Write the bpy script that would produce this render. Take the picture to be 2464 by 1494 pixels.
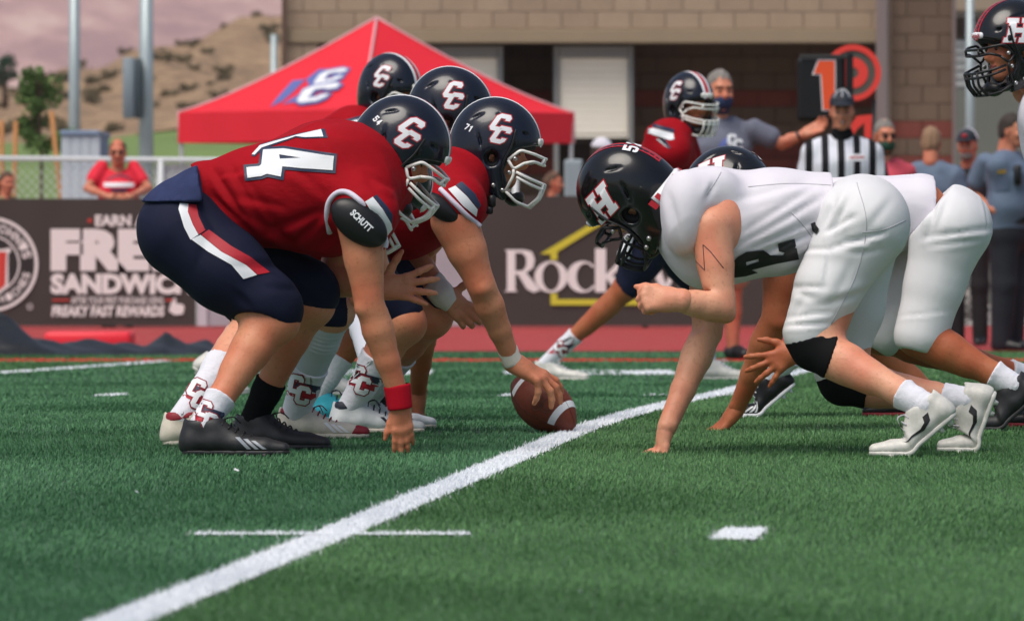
import bpy, bmesh, math, random
import numpy as np
from mathutils import Vector, Matrix, Quaternion
from mathutils.geometry import tessellate_polygon
from mathutils.bvhtree import BVHTree
random.seed(7); RNG = np.random.default_rng(7)
SC = bpy.context.scene; COL = SC.collection
for o in list(bpy.data.objects): bpy.data.objects.remove(o)
rad = math.radians
# ------------------------------------------------------------------ camera
FPX = 17642.0; CX = 1232.0; HY = 609.0; CAMZ = 0.65      # measured in a 2464 px wide frame
cd = bpy.data.cameras.new('camera'); cam = bpy.data.objects.new('camera', cd); COL.objects.link(cam)
cam.location = (0, 0, CAMZ); cam.rotation_euler = (rad(90), 0, 0)
cd.sensor_width = 36; cd.lens = FPX / 2464 * 36; cd.shift_y = -(747 - HY) / 2464
cd.clip_start = 0.5; cd.clip_end = 12000
cd.dof.use_dof = True; cd.dof.focus_distance = 23.2; cd.dof.aperture_fstop = 9.6; cd.dof.aperture_blades = 7
SC.camera = cam
# ------------------------------------------------------------------ world, sun, exposure
SUN_EL, SUN_AZ = rad(62), rad(215)      # sun stands behind the camera, a little to the left; veiled evening light
w = bpy.data.worlds.new('World'); SC.world = w; w.use_nodes = True
nt = w.node_tree; bg = nt.nodes['Background']; sky = nt.nodes.new('ShaderNodeTexSky')
sky.sky_type = 'NISHITA'; sky.sun_disc = False; sky.sun_elevation = SUN_EL; sky.sun_rotation = SUN_AZ
sky.dust_density = 3.0; sky.ozone_density = 1.0; sky.air_density = 1.0
nt.links.new(sky.outputs[0], bg.inputs[0]); bg.inputs[1].default_value = 0.095
sd = bpy.data.lights.new('sun', 'SUN'); sun = bpy.data.objects.new('sun', sd); COL.objects.link(sun)
sd.energy = 2.5; sd.angle = rad(42); sd.color = (1.0, 0.94, 0.86)
sdir = Vector((math.sin(SUN_AZ) * math.cos(SUN_EL), math.cos(SUN_AZ) * math.cos(SUN_EL), math.sin(SUN_EL)))
sun.rotation_euler = sdir.to_track_quat('Z', 'Y').to_euler(); sun.location = (0, 0, 60)
vs = SC.view_settings; vs.view_transform = 'Standard'; vs.look = 'None'; vs.exposure = 0.2; vs.gamma = 1; vs.use_curve_mapping = False
SC.cycles.use_denoising = True
try:
    SC.cycles.max_bounces = 6; SC.cycles.transparent_max_bounces = 12; SC.cycles.use_adaptive_sampling = True
except Exception: pass

# ------------------------------------------------------------------ ground profile (crowned field)
_gd = np.array([0, 8, 13, 17, 20, 22, 24.4, 27, 30, 33, 38, 43, 49, 54, 57, 60, 66, 80, 110, 400.])
_gh = np.array([.66, .66, .65, .634, .618, .607, .592, .598, .617, .645, .672, .70, .735, .755, .76, .735, .685, .66, .64, .64])
_fd = np.linspace(0, 400, 8001); _fh = np.interp(_fd, _gd, _gh); _ker = np.ones(41) / 41
_fh[20:-20] = np.convolve(_fh, _ker, 'valid')
def zg(D): return CAMZ - np.interp(D, _fd, _fh)
def P(x, y, D): return np.array([(x - CX) / FPX * D, D, CAMZ + (HY - y) / FPX * D])
def crop(x0, y0, x1, y1, wout):      # notes taken on an enlarged piece of the photograph -> frame coordinates
    k = wout / (x1 - x0)
    return lambda cx, cy: ((x0 + cx / k) / 1.01461, (y0 + cy / k) / 1.01461)
def lin(r, g, b):
    f = lambda c: (c / 255) / 12.92 if c <= 10 else ((c / 255 + .055) / 1.055) ** 2.4
    return (f(r), f(g), f(b), 1)

# ------------------------------------------------------------------ materials
MATS = {}
def mat(name, col, rough=.6, var=.0, vs=8., bump=0., bs=200., spec=.5, metal=0., coat=0., sss=0., col2=None, emit=0., stretch=None, alpha=1., trans=0., bump2=0., bs2=20., sheen=0.):
    if name in MATS: return MATS[name]
    m = bpy.data.materials.new(name); m.use_nodes = True; N = m.node_tree.nodes; L = m.node_tree.links
    b = N['Principled BSDF']; b.inputs['Base Color'].default_value = col; b.inputs['Roughness'].default_value = rough
    b.inputs['Metallic'].default_value = metal; b.inputs['Specular IOR Level'].default_value = spec
    b.inputs['Coat Weight'].default_value = coat; b.inputs['Coat Roughness'].default_value = .08
    b.inputs['Alpha'].default_value = alpha; b.inputs['Transmission Weight'].default_value = trans
    if sheen: b.inputs['Sheen Weight'].default_value = sheen
    if sss:
        b.inputs['Subsurface Weight'].default_value = sss; b.inputs['Subsurface Radius'].default_value = (1, .35, .2); b.inputs['Subsurface Scale'].default_value = .012
    geo = N.new('ShaderNodeNewGeometry'); src = geo.outputs['Position']
    if stretch:
        mp = N.new('ShaderNodeMapping'); mp.inputs['Scale'].default_value = stretch; L.new(src, mp.inputs[0]); src = mp.outputs[0]
    if var or col2:
        n = N.new('ShaderNodeTexNoise'); n.inputs['Scale'].default_value = vs; n.inputs['Detail'].default_value = 6; n.inputs['Roughness'].default_value = .6; L.new(src, n.inputs['Vector'])
        r = N.new('ShaderNodeValToRGB'); r.color_ramp.elements[0].position = .32; r.color_ramp.elements[1].position = .68
        c2 = col2 or tuple(min(1, c * (1 + var)) for c in col[:3]) + (1,)
        c1 = col if col2 else tuple(c * (1 - var) for c in col[:3]) + (1,)
        r.color_ramp.elements[0].color = c1; r.color_ramp.elements[1].color = c2
        L.new(n.outputs['Fac'], r.inputs[0]); L.new(r.outputs[0], b.inputs['Base Color'])
    last = None
    for s, amt, dist in ((bs, bump, .002), (bs2, bump2, .012)):
        if amt:
            n2 = N.new('ShaderNodeTexNoise'); n2.inputs['Scale'].default_value = s; n2.inputs['Detail'].default_value = 3; L.new(src, n2.inputs['Vector'])
            bp = N.new('ShaderNodeBump'); bp.inputs['Strength'].default_value = amt; bp.inputs['Distance'].default_value = dist
            L.new(n2.outputs['Fac'], bp.inputs['Height'])
            if last: L.new(last.outputs[0], bp.inputs['Normal'])
            last = bp
    if last: L.new(last.outputs[0], b.inputs['Normal'])
    if emit:
        b.inputs['Emission Color'].default_value = col; b.inputs['Emission Strength'].default_value = emit
    MATS[name] = m; return m

RED = mat('red_jersey', lin(156, 5, 22), .8, var=.1, vs=6, bump=.25, bs=900, bump2=.25, bs2=30, stretch=(1, 1, 1.6), spec=.15)
NAVY = mat('navy_pants', lin(19, 24, 48), .75, var=.12, vs=6, bump=.25, bs=900, bump2=.2, bs2=12, spec=.2)
NAVYSHIRT = mat('navy_undershirt', lin(50, 58, 92), .9, var=.12, vs=20, bump=.3, bs=500, bump2=.5, bs2=25, spec=.1)
WHITEJ = mat('white_jersey', lin(222, 218, 226), .75, var=.03, vs=5, bump=.25, bs=900, bump2=.3, bs2=11, spec=.25)
WHITEP = mat('white_pants', lin(222, 222, 224), .6, var=.03, vs=5, bump=.3, bs=700, bump2=.10, bs2=10, spec=.35)
def skin(name, c):
    m = mat(name, c, .5, sss=.1, spec=.35, bump=.35, bs=150, bump2=.12, bs2=28); N = m.node_tree.nodes; L = m.node_tree.links; b = N['Principled BSDF']; g = N.new('ShaderNodeNewGeometry')
    def nz(sc, d):
        n = N.new('ShaderNodeTexNoise'); n.inputs['Scale'].default_value = sc; n.inputs['Detail'].default_value = d; L.new(g.outputs['Position'], n.inputs['Vector']); return n.outputs['Fac']
    def mixc(a, bb, fac, lo, hi):
        r = N.new('ShaderNodeMapRange'); r.inputs[1].default_value = lo; r.inputs[2].default_value = hi; L.new(fac, r.inputs[0]); x = N.new('ShaderNodeMix'); x.data_type = 'RGBA'; L.new(r.outputs[0], x.inputs[0])
        for i, v in ((6, a), (7, bb)):
            if isinstance(v, tuple): x.inputs[i].default_value = v
            else: L.new(v, x.inputs[i])
        return x.outputs[2]
    red = (min(1, c[0] * 1.02), c[1] * .74, c[2] * .70, 1); pale = (min(1, c[0] * 1.1), c[1] * 1.1, c[2] * 1.08, 1)
    k = mixc(pale, red, nz(7., 3), .36, .66); k2 = mixc(k, (c[0] * .8, c[1] * .68, c[2] * .62, 1), nz(85., 4), .56, .80); L.new(k2, b.inputs['Base Color']); return m
SKIN = skin('skin', lin(202, 137, 104)); SKINT = skin('tanned_skin', lin(170, 102, 68)); SKINP = skin('pale_skin', lin(214, 157, 128)); SKINR = skin('flushed_skin', lin(200, 134, 106))
LIP = mat('lips', lin(150, 78, 70), .5); EYE = mat('eyes', lin(30, 22, 18), .25); BROW = mat('brows', lin(52, 36, 28), .8)
HNAVY = mat('navy_shell', lin(13, 18, 33), .25, spec=.4, coat=.35, var=.06, vs=9)
HBLACK = mat('black_shell', lin(10, 11, 14), .22, spec=.4, coat=.35, var=.06, vs=9)
PAD = mat('black_padding', lin(16, 16, 18), .75)
BLACK = mat('black_plastic', lin(22, 22, 24), .4, spec=.4)
BLACKCLOTH = mat('black_fabric', lin(19, 19, 21), .85, bump=.3, bs=500, spec=.15)
WHITE = mat('white_print', lin(228, 230, 234), .55)
WHITEBAR = mat('white_bar_coating', lin(238, 236, 230), .4, var=.04, vs=40)
NAVYPRINT = mat('navy_print', lin(34, 46, 74), .55); REDPRINT = mat('red_print', lin(176, 22, 40), .55)
BLACKPRINT = mat('black_print', lin(20, 20, 22), .5)
SOCK = mat('white_sock', lin(224, 224, 232), .9, bump=.6, bs=420, bump2=.3, bs2=40, spec=.1)
BSOCK = mat('black_sock', lin(20, 20, 22), .95, bump=.6, bs=420, spec=.1)
TIGHTS = mat('pale_tights', lin(196, 200, 210), .6, bump=.2, bs=800)
TAPE = mat('white_tape', lin(226, 220, 208), .85, bump=.5, bs=160, stretch=(1, 1, 4))
REDBAND = mat('red_wristband', lin(186, 20, 40), .9, bump=.5, bs=500, spec=.1)
SHOEB = mat('black_cleat', lin(30, 31, 34), .55, var=.25, vs=40, bump=.3, bs=260)
SHOEW = mat('white_cleat', lin(205, 203, 196), .45, var=.1, vs=50, bump=.2, bs=200)
SHOEC = mat('cream_cleat', lin(212, 204, 188), .5, var=.1, vs=30, bump=.2, bs=260)
SHOEN = mat('grey_white_cleat', lin(200, 204, 206), .5, var=.1, vs=30, bump=.2, bs=260)
CRIMSON = mat('crimson_trim', lin(140, 22, 40), .6); TEAL = mat('teal_cleat', lin(60, 180, 200), .45)
DKSHOE = mat('navy_trim', lin(28, 34, 52), .6)
STEEL = mat('clip_metal', lin(190, 190, 190), .3, metal=.9)
CLEARV = mat('clear_visor', (1, 1, 1, 1), .05, trans=1., alpha=.35)
LEATHER = mat('ball_leather', lin(116, 52, 34), .5, var=.14, vs=60, bump=.7, bs=420, spec=.4)
# ------------------------------------------------------------------ objects
def tag(o, label=None, cat=None, group=None, kind=None):
    if label: o['label'] = label
    if cat: o['category'] = cat
    if group: o['group'] = group
    if kind: o['kind'] = kind
    return o
def empty(name, loc, label, cat, group=None):
    o = bpy.data.objects.new(name, None); COL.objects.link(o); o.location = tuple(float(v) for v in loc); o.empty_display_size = .1
    return tag(o, label, cat, group)
def wloc(o):
    v = np.zeros(3)
    while o is not None: v += np.array(o.location); o = o.parent
    return v
def mesh_data(name, V, F, mats, smooth=True, midx=None):
    me = bpy.data.meshes.new(name); V = np.asarray(V, np.float32)
    if isinstance(F, np.ndarray):
        n, k = F.shape
        me.vertices.add(len(V)); me.vertices.foreach_set('co', V.ravel())
        me.loops.add(n * k); me.loops.foreach_set('vertex_index', F.astype(np.int32).ravel())
        me.polygons.add(n); me.polygons.foreach_set('loop_start', np.arange(0, n * k, k, dtype=np.int32))
        me.update(calc_edges=True)
    else:
        me.from_pydata([tuple(map(float, v)) for v in V], [], [tuple(int(i) for i in f) for f in F]); me.update()
    for m in (mats if isinstance(mats, (list, tuple)) else [mats]): me.materials.append(m)
    if smooth: me.polygons.foreach_set('use_smooth', np.ones(len(me.polygons), bool))
    if midx is not None: me.polygons.foreach_set('material_index', np.asarray(midx, np.int32))
    me.validate(); return me
def link(name, me, parent=None):
    o = bpy.data.objects.new(name, me); COL.objects.link(o)
    if parent is not None: o.parent = parent
    return o
def obj(name, VF, mats, parent=None, smooth=True, midx=None):
    """mesh given in world coordinates -> object (child of parent, which carries only offsets)"""
    V, F = VF[0], VF[1]
    V = np.asarray(V, float)
    if parent is not None: V = V - wloc(parent)
    return link(name, mesh_data(name, V, F, mats, smooth, midx), parent)
def join(*VFs):
    Vs, Fs, n = [], [], 0
    for V, F in VFs:
        V = np.asarray(V, float).reshape(-1, 3); Vs.append(V); Fs += [tuple(int(i) + n for i in f) for f in F]; n += len(V)
    return np.concatenate(Vs), Fs
def box(x0, x1, y0, y1, z0, z1):
    V = [(x, y, z) for z in (z0, z1) for y in (y0, y1) for x in (x0, x1)]
    return np.array(V, float), [(0, 2, 3, 1), (4, 5, 7, 6), (0, 1, 5, 4), (2, 6, 7, 3), (0, 4, 6, 2), (1, 3, 7, 5)]
def bevbox(x0, x1, y0, y1, z0, z1, b=.01, seg=1):
    bm = bmesh.new(); bmesh.ops.create_cube(bm, size=1)
    for v in bm.verts: v.co = ((x0 + x1) / 2 + v.co.x * (x1 - x0), (y0 + y1) / 2 + v.co.y * (y1 - y0), (z0 + z1) / 2 + v.co.z * (z1 - z0))
    bmesh.ops.bevel(bm, geom=bm.edges[:], offset=b, segments=seg, profile=.5, affect='EDGES'); return frombm(bm)
def frombm(bm):
    bm.verts.index_update(); V = np.array([v.co[:] for v in bm.verts]); F = [tuple(v.index for v in f.verts) for f in bm.faces]; bm.free(); return V, F
def unit(v): v = np.asarray(v, float); return v / (np.linalg.norm(v) + 1e-12)
def tube(pts, r, n=8, closed=False, flat=1.0):
    pts = [np.asarray(p, float) for p in pts]; m = len(pts); rr = r if hasattr(r, '__len__') else [r] * m
    V, F = [], []; prev = None
    for i, p in enumerate(pts):
        a = pts[(i - 1) % m] if (closed or i > 0) else p; b = pts[(i + 1) % m] if (closed or i < m - 1) else p
        t = unit(b - a)
        if prev is None:
            up = np.array([0, 0, 1.]) if abs(t[2]) < .9 else np.array([1., 0, 0]); u = unit(np.cross(up, t))
        else: u = unit(prev - t * np.dot(prev, t))
        v = np.cross(t, u); prev = u
        for k in range(n):
            an = 2 * math.pi * k / n; V.append(p + rr[i] * (math.cos(an) * u + math.sin(an) * v * flat))
    for i in range(m if closed else m - 1):
        for k in range(n):
            a = i * n + k; b = i * n + (k + 1) % n; c = ((i + 1) % m) * n + (k + 1) % n; d = ((i + 1) % m) * n + k
            F.append((a, b, c, d))
    if not closed: F.append(tuple(range(n - 1, -1, -1))); F.append(tuple((m - 1) * n + k for k in range(n)))
    return np.array(V), F
def curve(pts, sub=4):           # Catmull-Rom through the points
    p = [np.asarray(q, float) for q in pts]; p = [2 * p[0] - p[1]] + p + [2 * p[-1] - p[-2]]; out = []
    for i in range(1, len(p) - 2):
        for s in range(sub):
            t = s / sub; a, b, c, d = p[i - 1:i + 3]
            out.append(.5 * ((2 * b) + (-a + c) * t + (2 * a - 5 * b + 4 * c - d) * t * t + (-a + 3 * b - 3 * c + d) * t ** 3))
    out.append(p[-2]); return out
def rounded(pts, r=.008, k=3):   # polyline with softened corners
    p = [np.asarray(q, float) for q in pts]; out = [p[0]]
    for a, b, c in zip(p, p[1:], p[2:]):
        la, lc = np.linalg.norm(a - b), np.linalg.norm(c - b); rr = min(r, la * .45, lc * .45); s = b + (a - b) / la * rr; e = b + (c - b) / lc * rr
        for i in range(k + 1):
            t = i / k; out.append((1 - t) ** 2 * s + 2 * t * (1 - t) * b + t * t * e)
    out.append(p[-1]); return out
def lathe(prof, n=24, c=(0, 0, 0), ax='z'):
    V, F = [], []; m = len(prof)
    for r, h in prof:
        for k in range(n):
            a = 2 * math.pi * k / n; x, y = r * math.cos(a), r * math.sin(a)
            V.append((x, y, h) if ax == 'z' else ((h, x, y) if ax == 'x' else (x, h, y)))
    for i in range(m - 1):
        for k in range(n): F.append((i * n + k, i * n + (k + 1) % n, (i + 1) * n + (k + 1) % n, (i + 1) * n + k))
    F.append(tuple(range(n - 1, -1, -1))); F.append(tuple((m - 1) * n + k for k in range(n)))
    return np.array(V) + np.array(c), F
def rot(yaw=0, pitch=0, roll=0):
    """local x forward; yaw about z, pitch noses down, roll about x"""
    return np.array((Matrix.Rotation(rad(yaw), 3, 'Z') @ Matrix.Rotation(rad(pitch), 3, 'Y') @ Matrix.Rotation(rad(roll), 3, 'X')))

# ------------------------------------------------------------------ implicit surfaces -> one continuous mesh
def smin(a, b, k):
    if k <= 0: return np.minimum(a, b)
    h = np.clip(.5 + .5 * (b - a) / k, 0, 1); return b + (a - b) * h - k * h * (1 - h)
class Field:
    def __init__(s): s.ops = []; s.cuts = []
    def copy(s): f = Field(); f.ops = list(s.ops); f.cuts = list(s.cuts); return f
    def cone(s, a, b, ra, rb, k=.03, side=None, w=1., op='+'):
        s.ops.append(('c', np.asarray(a, float), np.asarray(b, float), ra, rb, k, None if side is None else unit(side), w, op)); return s
    def chain(s, pts, rs, k=.03, side=None, w=1., op='+', kin=None):
        for i in range(len(pts) - 1): s.cone(pts[i], pts[i + 1], rs[i], rs[i + 1], k if (i == 0 or kin is None) else kin, side, w, op)
        return s
    def ball(s, c, r, k=.03, R=None, op='+'):
        r = np.array(r if hasattr(r, '__len__') else (r, r, r), float)
        s.ops.append(('e', np.asarray(c, float), r, np.eye(3) if R is None else np.asarray(R, float), k, op)); return s
    def poly(s, pts, axes=(0, 2), k=.004, op='-', grow=0.):
        s.ops.append(('p', np.asarray(pts, float), axes, k, op, grow)); return s
    def shell(s, t): s.ops.append(('s', t)); return s
    def cut(s, p, n): s.cuts.append((np.asarray(p, float), unit(n))); return s
    def bounds(s):
        lo = np.full(3, 1e9); hi = -lo
        for o in s.ops:
            if o[0] == 'c' and o[8] == '+':
                m = max(o[3], o[4]); e = np.full(3, m) + (0 if o[6] is None else np.abs(o[6]) * m * max(0, o[7] - 1))
                lo = np.minimum(lo, np.minimum(o[1], o[2]) - e); hi = np.maximum(hi, np.maximum(o[1], o[2]) + e)
            elif o[0] == 'e' and o[5] == '+':
                e = np.sqrt(((o[3] * o[2][None, :]) ** 2).sum(1)); lo = np.minimum(lo, o[1] - e); hi = np.maximum(hi, o[1] + e)
        return lo, hi
    def mesh(s, h=.01, smooth=2, shell=0., box=None, inflate=0.):
        lo, hi = s.bounds()
        if box is not None: lo = np.maximum(lo, box[0]); hi = np.minimum(hi, box[1])
        lo = lo - 3 * h - inflate; hi = hi + 3 * h + inflate
        n = np.ceil((hi - lo) / h).astype(int) + 1
        ax = [(lo[i] + h * np.arange(n[i])).astype(np.float32) for i in range(3)]
        vol = np.full(n, .5, np.float32)
        for o in s.ops:
            if o[0] == 's':
                vol = np.maximum(vol, -(vol + o[1])); continue
            if o[0] == 'c':
                m = max(o[3], o[4]); e = np.full(3, m) + (0 if o[6] is None else np.abs(o[6]) * m * max(0, o[7] - 1)); l = np.minimum(o[1], o[2]) - e; g = np.maximum(o[1], o[2]) + e; k = o[5]
            elif o[0] == 'e':
                e = np.sqrt(((o[3] * o[2][None, :]) ** 2).sum(1)); l = o[1] - e; g = o[1] + e; k = o[4]
            else: l = lo; g = hi; k = o[3]
            mg = k + 4 * h + inflate + .02
            i0 = np.clip(np.floor((l - mg - lo) / h).astype(int), 0, n); i1 = np.clip(np.ceil((g + mg - lo) / h).astype(int) + 1, 0, n)
            if (i1 <= i0).any(): continue
            sl = tuple(slice(a, b) for a, b in zip(i0, i1))
            X = ax[0][sl[0]][:, None, None]; Y = ax[1][sl[1]][None, :, None]; Z = ax[2][sl[2]][None, None, :]
            if o[0] == 'c':
                a, b, ra, rb = o[1], o[2], o[3], o[4]
                if o[6] is not None and o[7] != 1:
                    sd_, w_ = o[6], o[7]; q = (X * sd_[0] + Y * sd_[1] + Z * sd_[2]); f = (1 / w_ - 1)
                    X, Y, Z = X + q * f * sd_[0], Y + q * f * sd_[1], Z + q * f * sd_[2]
                    a = a + a.dot(sd_) * f * sd_; b = b + b.dot(sd_) * f * sd_
                ba = b - a; t = np.clip(((X - a[0]) * ba[0] + (Y - a[1]) * ba[1] + (Z - a[2]) * ba[2]) / max(ba.dot(ba), 1e-9), 0, 1)
                d = np.sqrt((X - a[0] - ba[0] * t) ** 2 + (Y - a[1] - ba[1] * t) ** 2 + (Z - a[2] - ba[2] * t) ** 2) - (ra + (rb - ra) * t); op = o[8]
            elif o[0] == 'e':
                c, r, R = o[1], o[2], o[3]; dx, dy, dz = X - c[0], Y - c[1], Z - c[2]
                q = [(dx * R[0, i] + dy * R[1, i] + dz * R[2, i]) / r[i] for i in range(3)]
                L0 = np.sqrt(q[0] ** 2 + q[1] ** 2 + q[2] ** 2); L1 = np.sqrt((q[0] / r[0]) ** 2 + (q[1] / r[1]) ** 2 + (q[2] / r[2]) ** 2)
                d = np.where(L1 > 1e-6, L0 * (L0 - 1) / np.maximum(L1, 1e-6), -r.min()); op = o[5]
            else:
                C = [X, Y, Z]; d = polysdf(C[o[2][0]], C[o[2][1]], o[1]) - o[5]; op = o[4]
            d = d.astype(np.float32)
            if op == '+': vol[sl] = smin(vol[sl], d, k)
            else: vol[sl] = -smin(-vol[sl], d, k)
        if inflate: vol -= inflate
        X = ax[0][:, None, None]; Y = ax[1][None, :, None]; Z = ax[2][None, None, :]
        if shell: vol = np.maximum(vol, -(vol + shell))
        for p, nn in s.cuts: vol = np.maximum(vol, (X - p[0]) * nn[0] + (Y - p[1]) * nn[1] + (Z - p[2]) * nn[2])
        if box is not None:
            for i, A in enumerate((X, Y, Z)): vol = np.maximum(vol, np.maximum(box[0][i] - A, A - box[1][i]))
        V, Fq = surfnets(vol, lo, h)
        if smooth: V = taubin(V, Fq, smooth)
        return V, Fq
def polysdf(X, Y, pts):
    shp = np.broadcast(X, Y).shape; d = np.full(shp, 1e9, np.float32); ins = np.zeros(shp, bool)
    for (x0, y0), (x1, y1) in zip(pts, np.roll(pts, -1, 0)):
        ex, ey = x1 - x0, y1 - y0; t = np.clip(((X - x0) * ex + (Y - y0) * ey) / (ex * ex + ey * ey + 1e-12), 0, 1)
        d = np.minimum(d, (X - x0 - ex * t) ** 2 + (Y - y0 - ey * t) ** 2)
        if abs(ey) > 1e-12: ins ^= ((y0 > Y) != (y1 > Y)) & (X < ex * (Y - y0) / ey + x0)
    return np.where(ins, -np.sqrt(d), np.sqrt(d))
def surfnets(vol, org, h):
    ins = vol < 0; nx, ny, nz = vol.shape
    cnt = np.zeros((nx - 1, ny - 1, nz - 1), np.uint8); cor = [(i, j, k) for i in (0, 1) for j in (0, 1) for k in (0, 1)]
    for i, j, k in cor: cnt += ins[i:nx - 1 + i, j:ny - 1 + j, k:nz - 1 + k]
    act = (cnt > 0) & (cnt < 8); ids = np.argwhere(act); idx = np.full(act.shape, -1, np.int32); idx[act] = np.arange(len(ids))
    vals = {c: vol[ids[:, 0] + c[0], ids[:, 1] + c[1], ids[:, 2] + c[2]] for c in cor}
    acc = np.zeros((len(ids), 3)); num = np.zeros(len(ids))
    for c in cor:
        for a in range(3):
            if c[a]: continue
            c2 = tuple(1 if i == a else c[i] for i in range(3)); v0, v1 = vals[c], vals[c2]; m = (v0 < 0) != (v1 < 0)
            t = np.where(m, v0 / np.where(m, v0 - v1, 1), 0); p = np.zeros((len(ids), 3)); p[:] = c; p[:, a] += t
            acc += p * m[:, None]; num += m
    V = (ids + acc / np.maximum(num, 1)[:, None]) * h + org
    Fs = []
    for a in range(3):
        b, c = (a + 1) % 3, (a + 2) % 3
        s0 = [slice(None)] * 3; s1 = [slice(None)] * 3; s0[a] = slice(0, -1); s1[a] = slice(1, None)
        A, B = ins[tuple(s0)], ins[tuple(s1)]; e = np.argwhere(A != B)
        e = e[(e[:, b] > 0) & (e[:, c] > 0) & (e[:, b] < vol.shape[b] - 1) & (e[:, c] < vol.shape[c] - 1)]
        fl = A[e[:, 0], e[:, 1], e[:, 2]]
        def cell(db, dc):
            q = e.copy(); q[:, b] -= db; q[:, c] -= dc; return idx[q[:, 0], q[:, 1], q[:, 2]]
        Q = np.stack([cell(1, 1), cell(0, 1), cell(0, 0), cell(1, 0)], 1); Q[~fl] = Q[~fl][:, ::-1]; Fs.append(Q)
    F = np.concatenate(Fs) if Fs else np.zeros((0, 4), int)
    F = F[(F >= 0).all(1)]; return V, F
def taubin(V, F, it):
    E = np.concatenate([F[:, [0, 1]], F[:, [1, 2]], F[:, [2, 3]], F[:, [3, 0]]]); n = len(V)
    deg = np.bincount(E[:, 0], minlength=n) + np.bincount(E[:, 1], minlength=n)
    for i in range(2 * it):
        lam = .5 if i % 2 == 0 else -.40
        S = np.stack([np.bincount(E[:, 0], V[E[:, 1], a], n) + np.bincount(E[:, 1], V[E[:, 0], a], n) for a in range(3)], 1)
        V = V + lam * (S / np.maximum(deg, 1)[:, None] - V)
    return V
def vnormals(V, F):
    n = np.cross(V[F[:, 2]] - V[F[:, 0]], V[F[:, 3]] - V[F[:, 1]]); N = np.zeros_like(V)
    for k in range(4):
        for a in range(3): N[:, a] += np.bincount(F[:, k], n[:, a], len(V))
    return N / (np.linalg.norm(N, axis=1)[:, None] + 1e-12)
def folds(VF, lines, D, near=True):
    """press cloth folds into a surface; lines in frame coordinates at depth D: (x0,y0,x1,y1,depth,width), both metres"""
    V, F = VF; N = vnormals(V, F); d = np.zeros(len(V))
    for x0, y0, x1, y1, dep, wd in lines:
        a, b = P(x0, y0, D)[[0, 2]], P(x1, y1, D)[[0, 2]]; q = V[:, [0, 2]] - a; e = b - a; L = e.dot(e); t = (q @ e) / L
        tc = np.clip(t, 0, 1); s = (q[:, 0] * e[1] - q[:, 1] * e[0]) / math.sqrt(L); along = np.linalg.norm(q - tc[:, None] * e, axis=1)
        fade = np.sin(np.pi * np.clip(tc * .9 + .05, 0, 1)) ** .6
        g = np.exp(-(along / wd) ** 2) - .6 * np.exp(-((s - 1.6 * wd) / (1.2 * wd)) ** 2) * (np.abs(t - .5) < .6) * np.exp(-((along - np.abs(s)) / wd) ** 2)
        d -= dep * g * fade
    m = np.clip(-N[:, 1] * 2 + .3, 0, 1) if near else 1
    return V + N * (d * m)[:, None], F
def crumple(VF, amp, scale, axis=(1, 0, 0), st=.35, seed=0):
    """soft random cloth ripples with sharper creases, longer along axis, gathered in patches"""
    V, F = VF; N = vnormals(V, F); r = np.random.default_rng(seed); d = np.zeros(len(V)); ax_ = unit(axis)
    Q = V - (V @ ax_)[:, None] * ax_ * (1 - st)
    for i in range(7):
        k = unit(r.normal(size=3)) * scale * r.uniform(.6, 1.7); ph = Q @ k + r.uniform(0, 6.3) + 1.8 * np.sin(Q @ (unit(r.normal(size=3)) * scale * .45) + r.uniform(0, 6))
        w_ = np.clip(.5 + np.sin(V @ (unit(r.normal(size=3)) * scale * .30) + r.uniform(0, 6)), 0, 1.3); d += (1 - 2 * np.abs(np.sin(ph * .5)) ** .75) * w_
    return V + N * (amp * d / 2)[:, None], F
def bvh(*VFs):
    Vs, Fs = join(*VFs); return BVHTree.FromPolygons([tuple(v) for v in Vs], Fs)

# ------------------------------------------------------------------ flat print laid onto surfaces
def offset(pts, d):
    p = np.asarray(pts, float); area = .5 * np.sum(p[:, 0] * np.roll(p[:, 1], -1) - np.roll(p[:, 0], -1) * p[:, 1]); sg = 1 if area > 0 else -1
    out = []
    for i in range(len(p)):
        a, b, c = p[i - 1], p[i], p[(i + 1) % len(p)]; u, v = unit(b - a), unit(c - b); n1 = np.array([u[1], -u[0]]) * sg; n2 = np.array([v[1], -v[0]]) * sg
        m = n1 + n2; m = m / max(np.dot(m, m) / 2, .35); out.append(b + m * d)
    return np.array(out)
def fill(loops, step):
    """triangulate 2-D loops and split them on a grid so the print can follow a curved surface"""
    pts = [p for l in loops for p in l]; tris = tessellate_polygon([[Vector((p[0], p[1], 0)) for p in l] for l in loops])
    bm = bmesh.new(); vs_ = [bm.verts.new((p[0], p[1], 0)) for p in pts]
    for t in tris:
        try: bm.faces.new([vs_[i] for i in t])
        except ValueError: pass
    A = np.array(pts, float)
    for ax in (0, 1):
        c = math.floor(A[:, ax].min() / step) * step + step
        while c < A[:, ax].max():
            no = (1, 0, 0) if ax == 0 else (0, 1, 0); co = (c, 0, 0) if ax == 0 else (0, c, 0)
            bmesh.ops.bisect_plane(bm, geom=bm.verts[:] + bm.edges[:] + bm.faces[:], plane_co=co, plane_no=no, dist=1e-7); c += step
    V, F = frombm(bm); return V[:, :2], F
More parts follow.
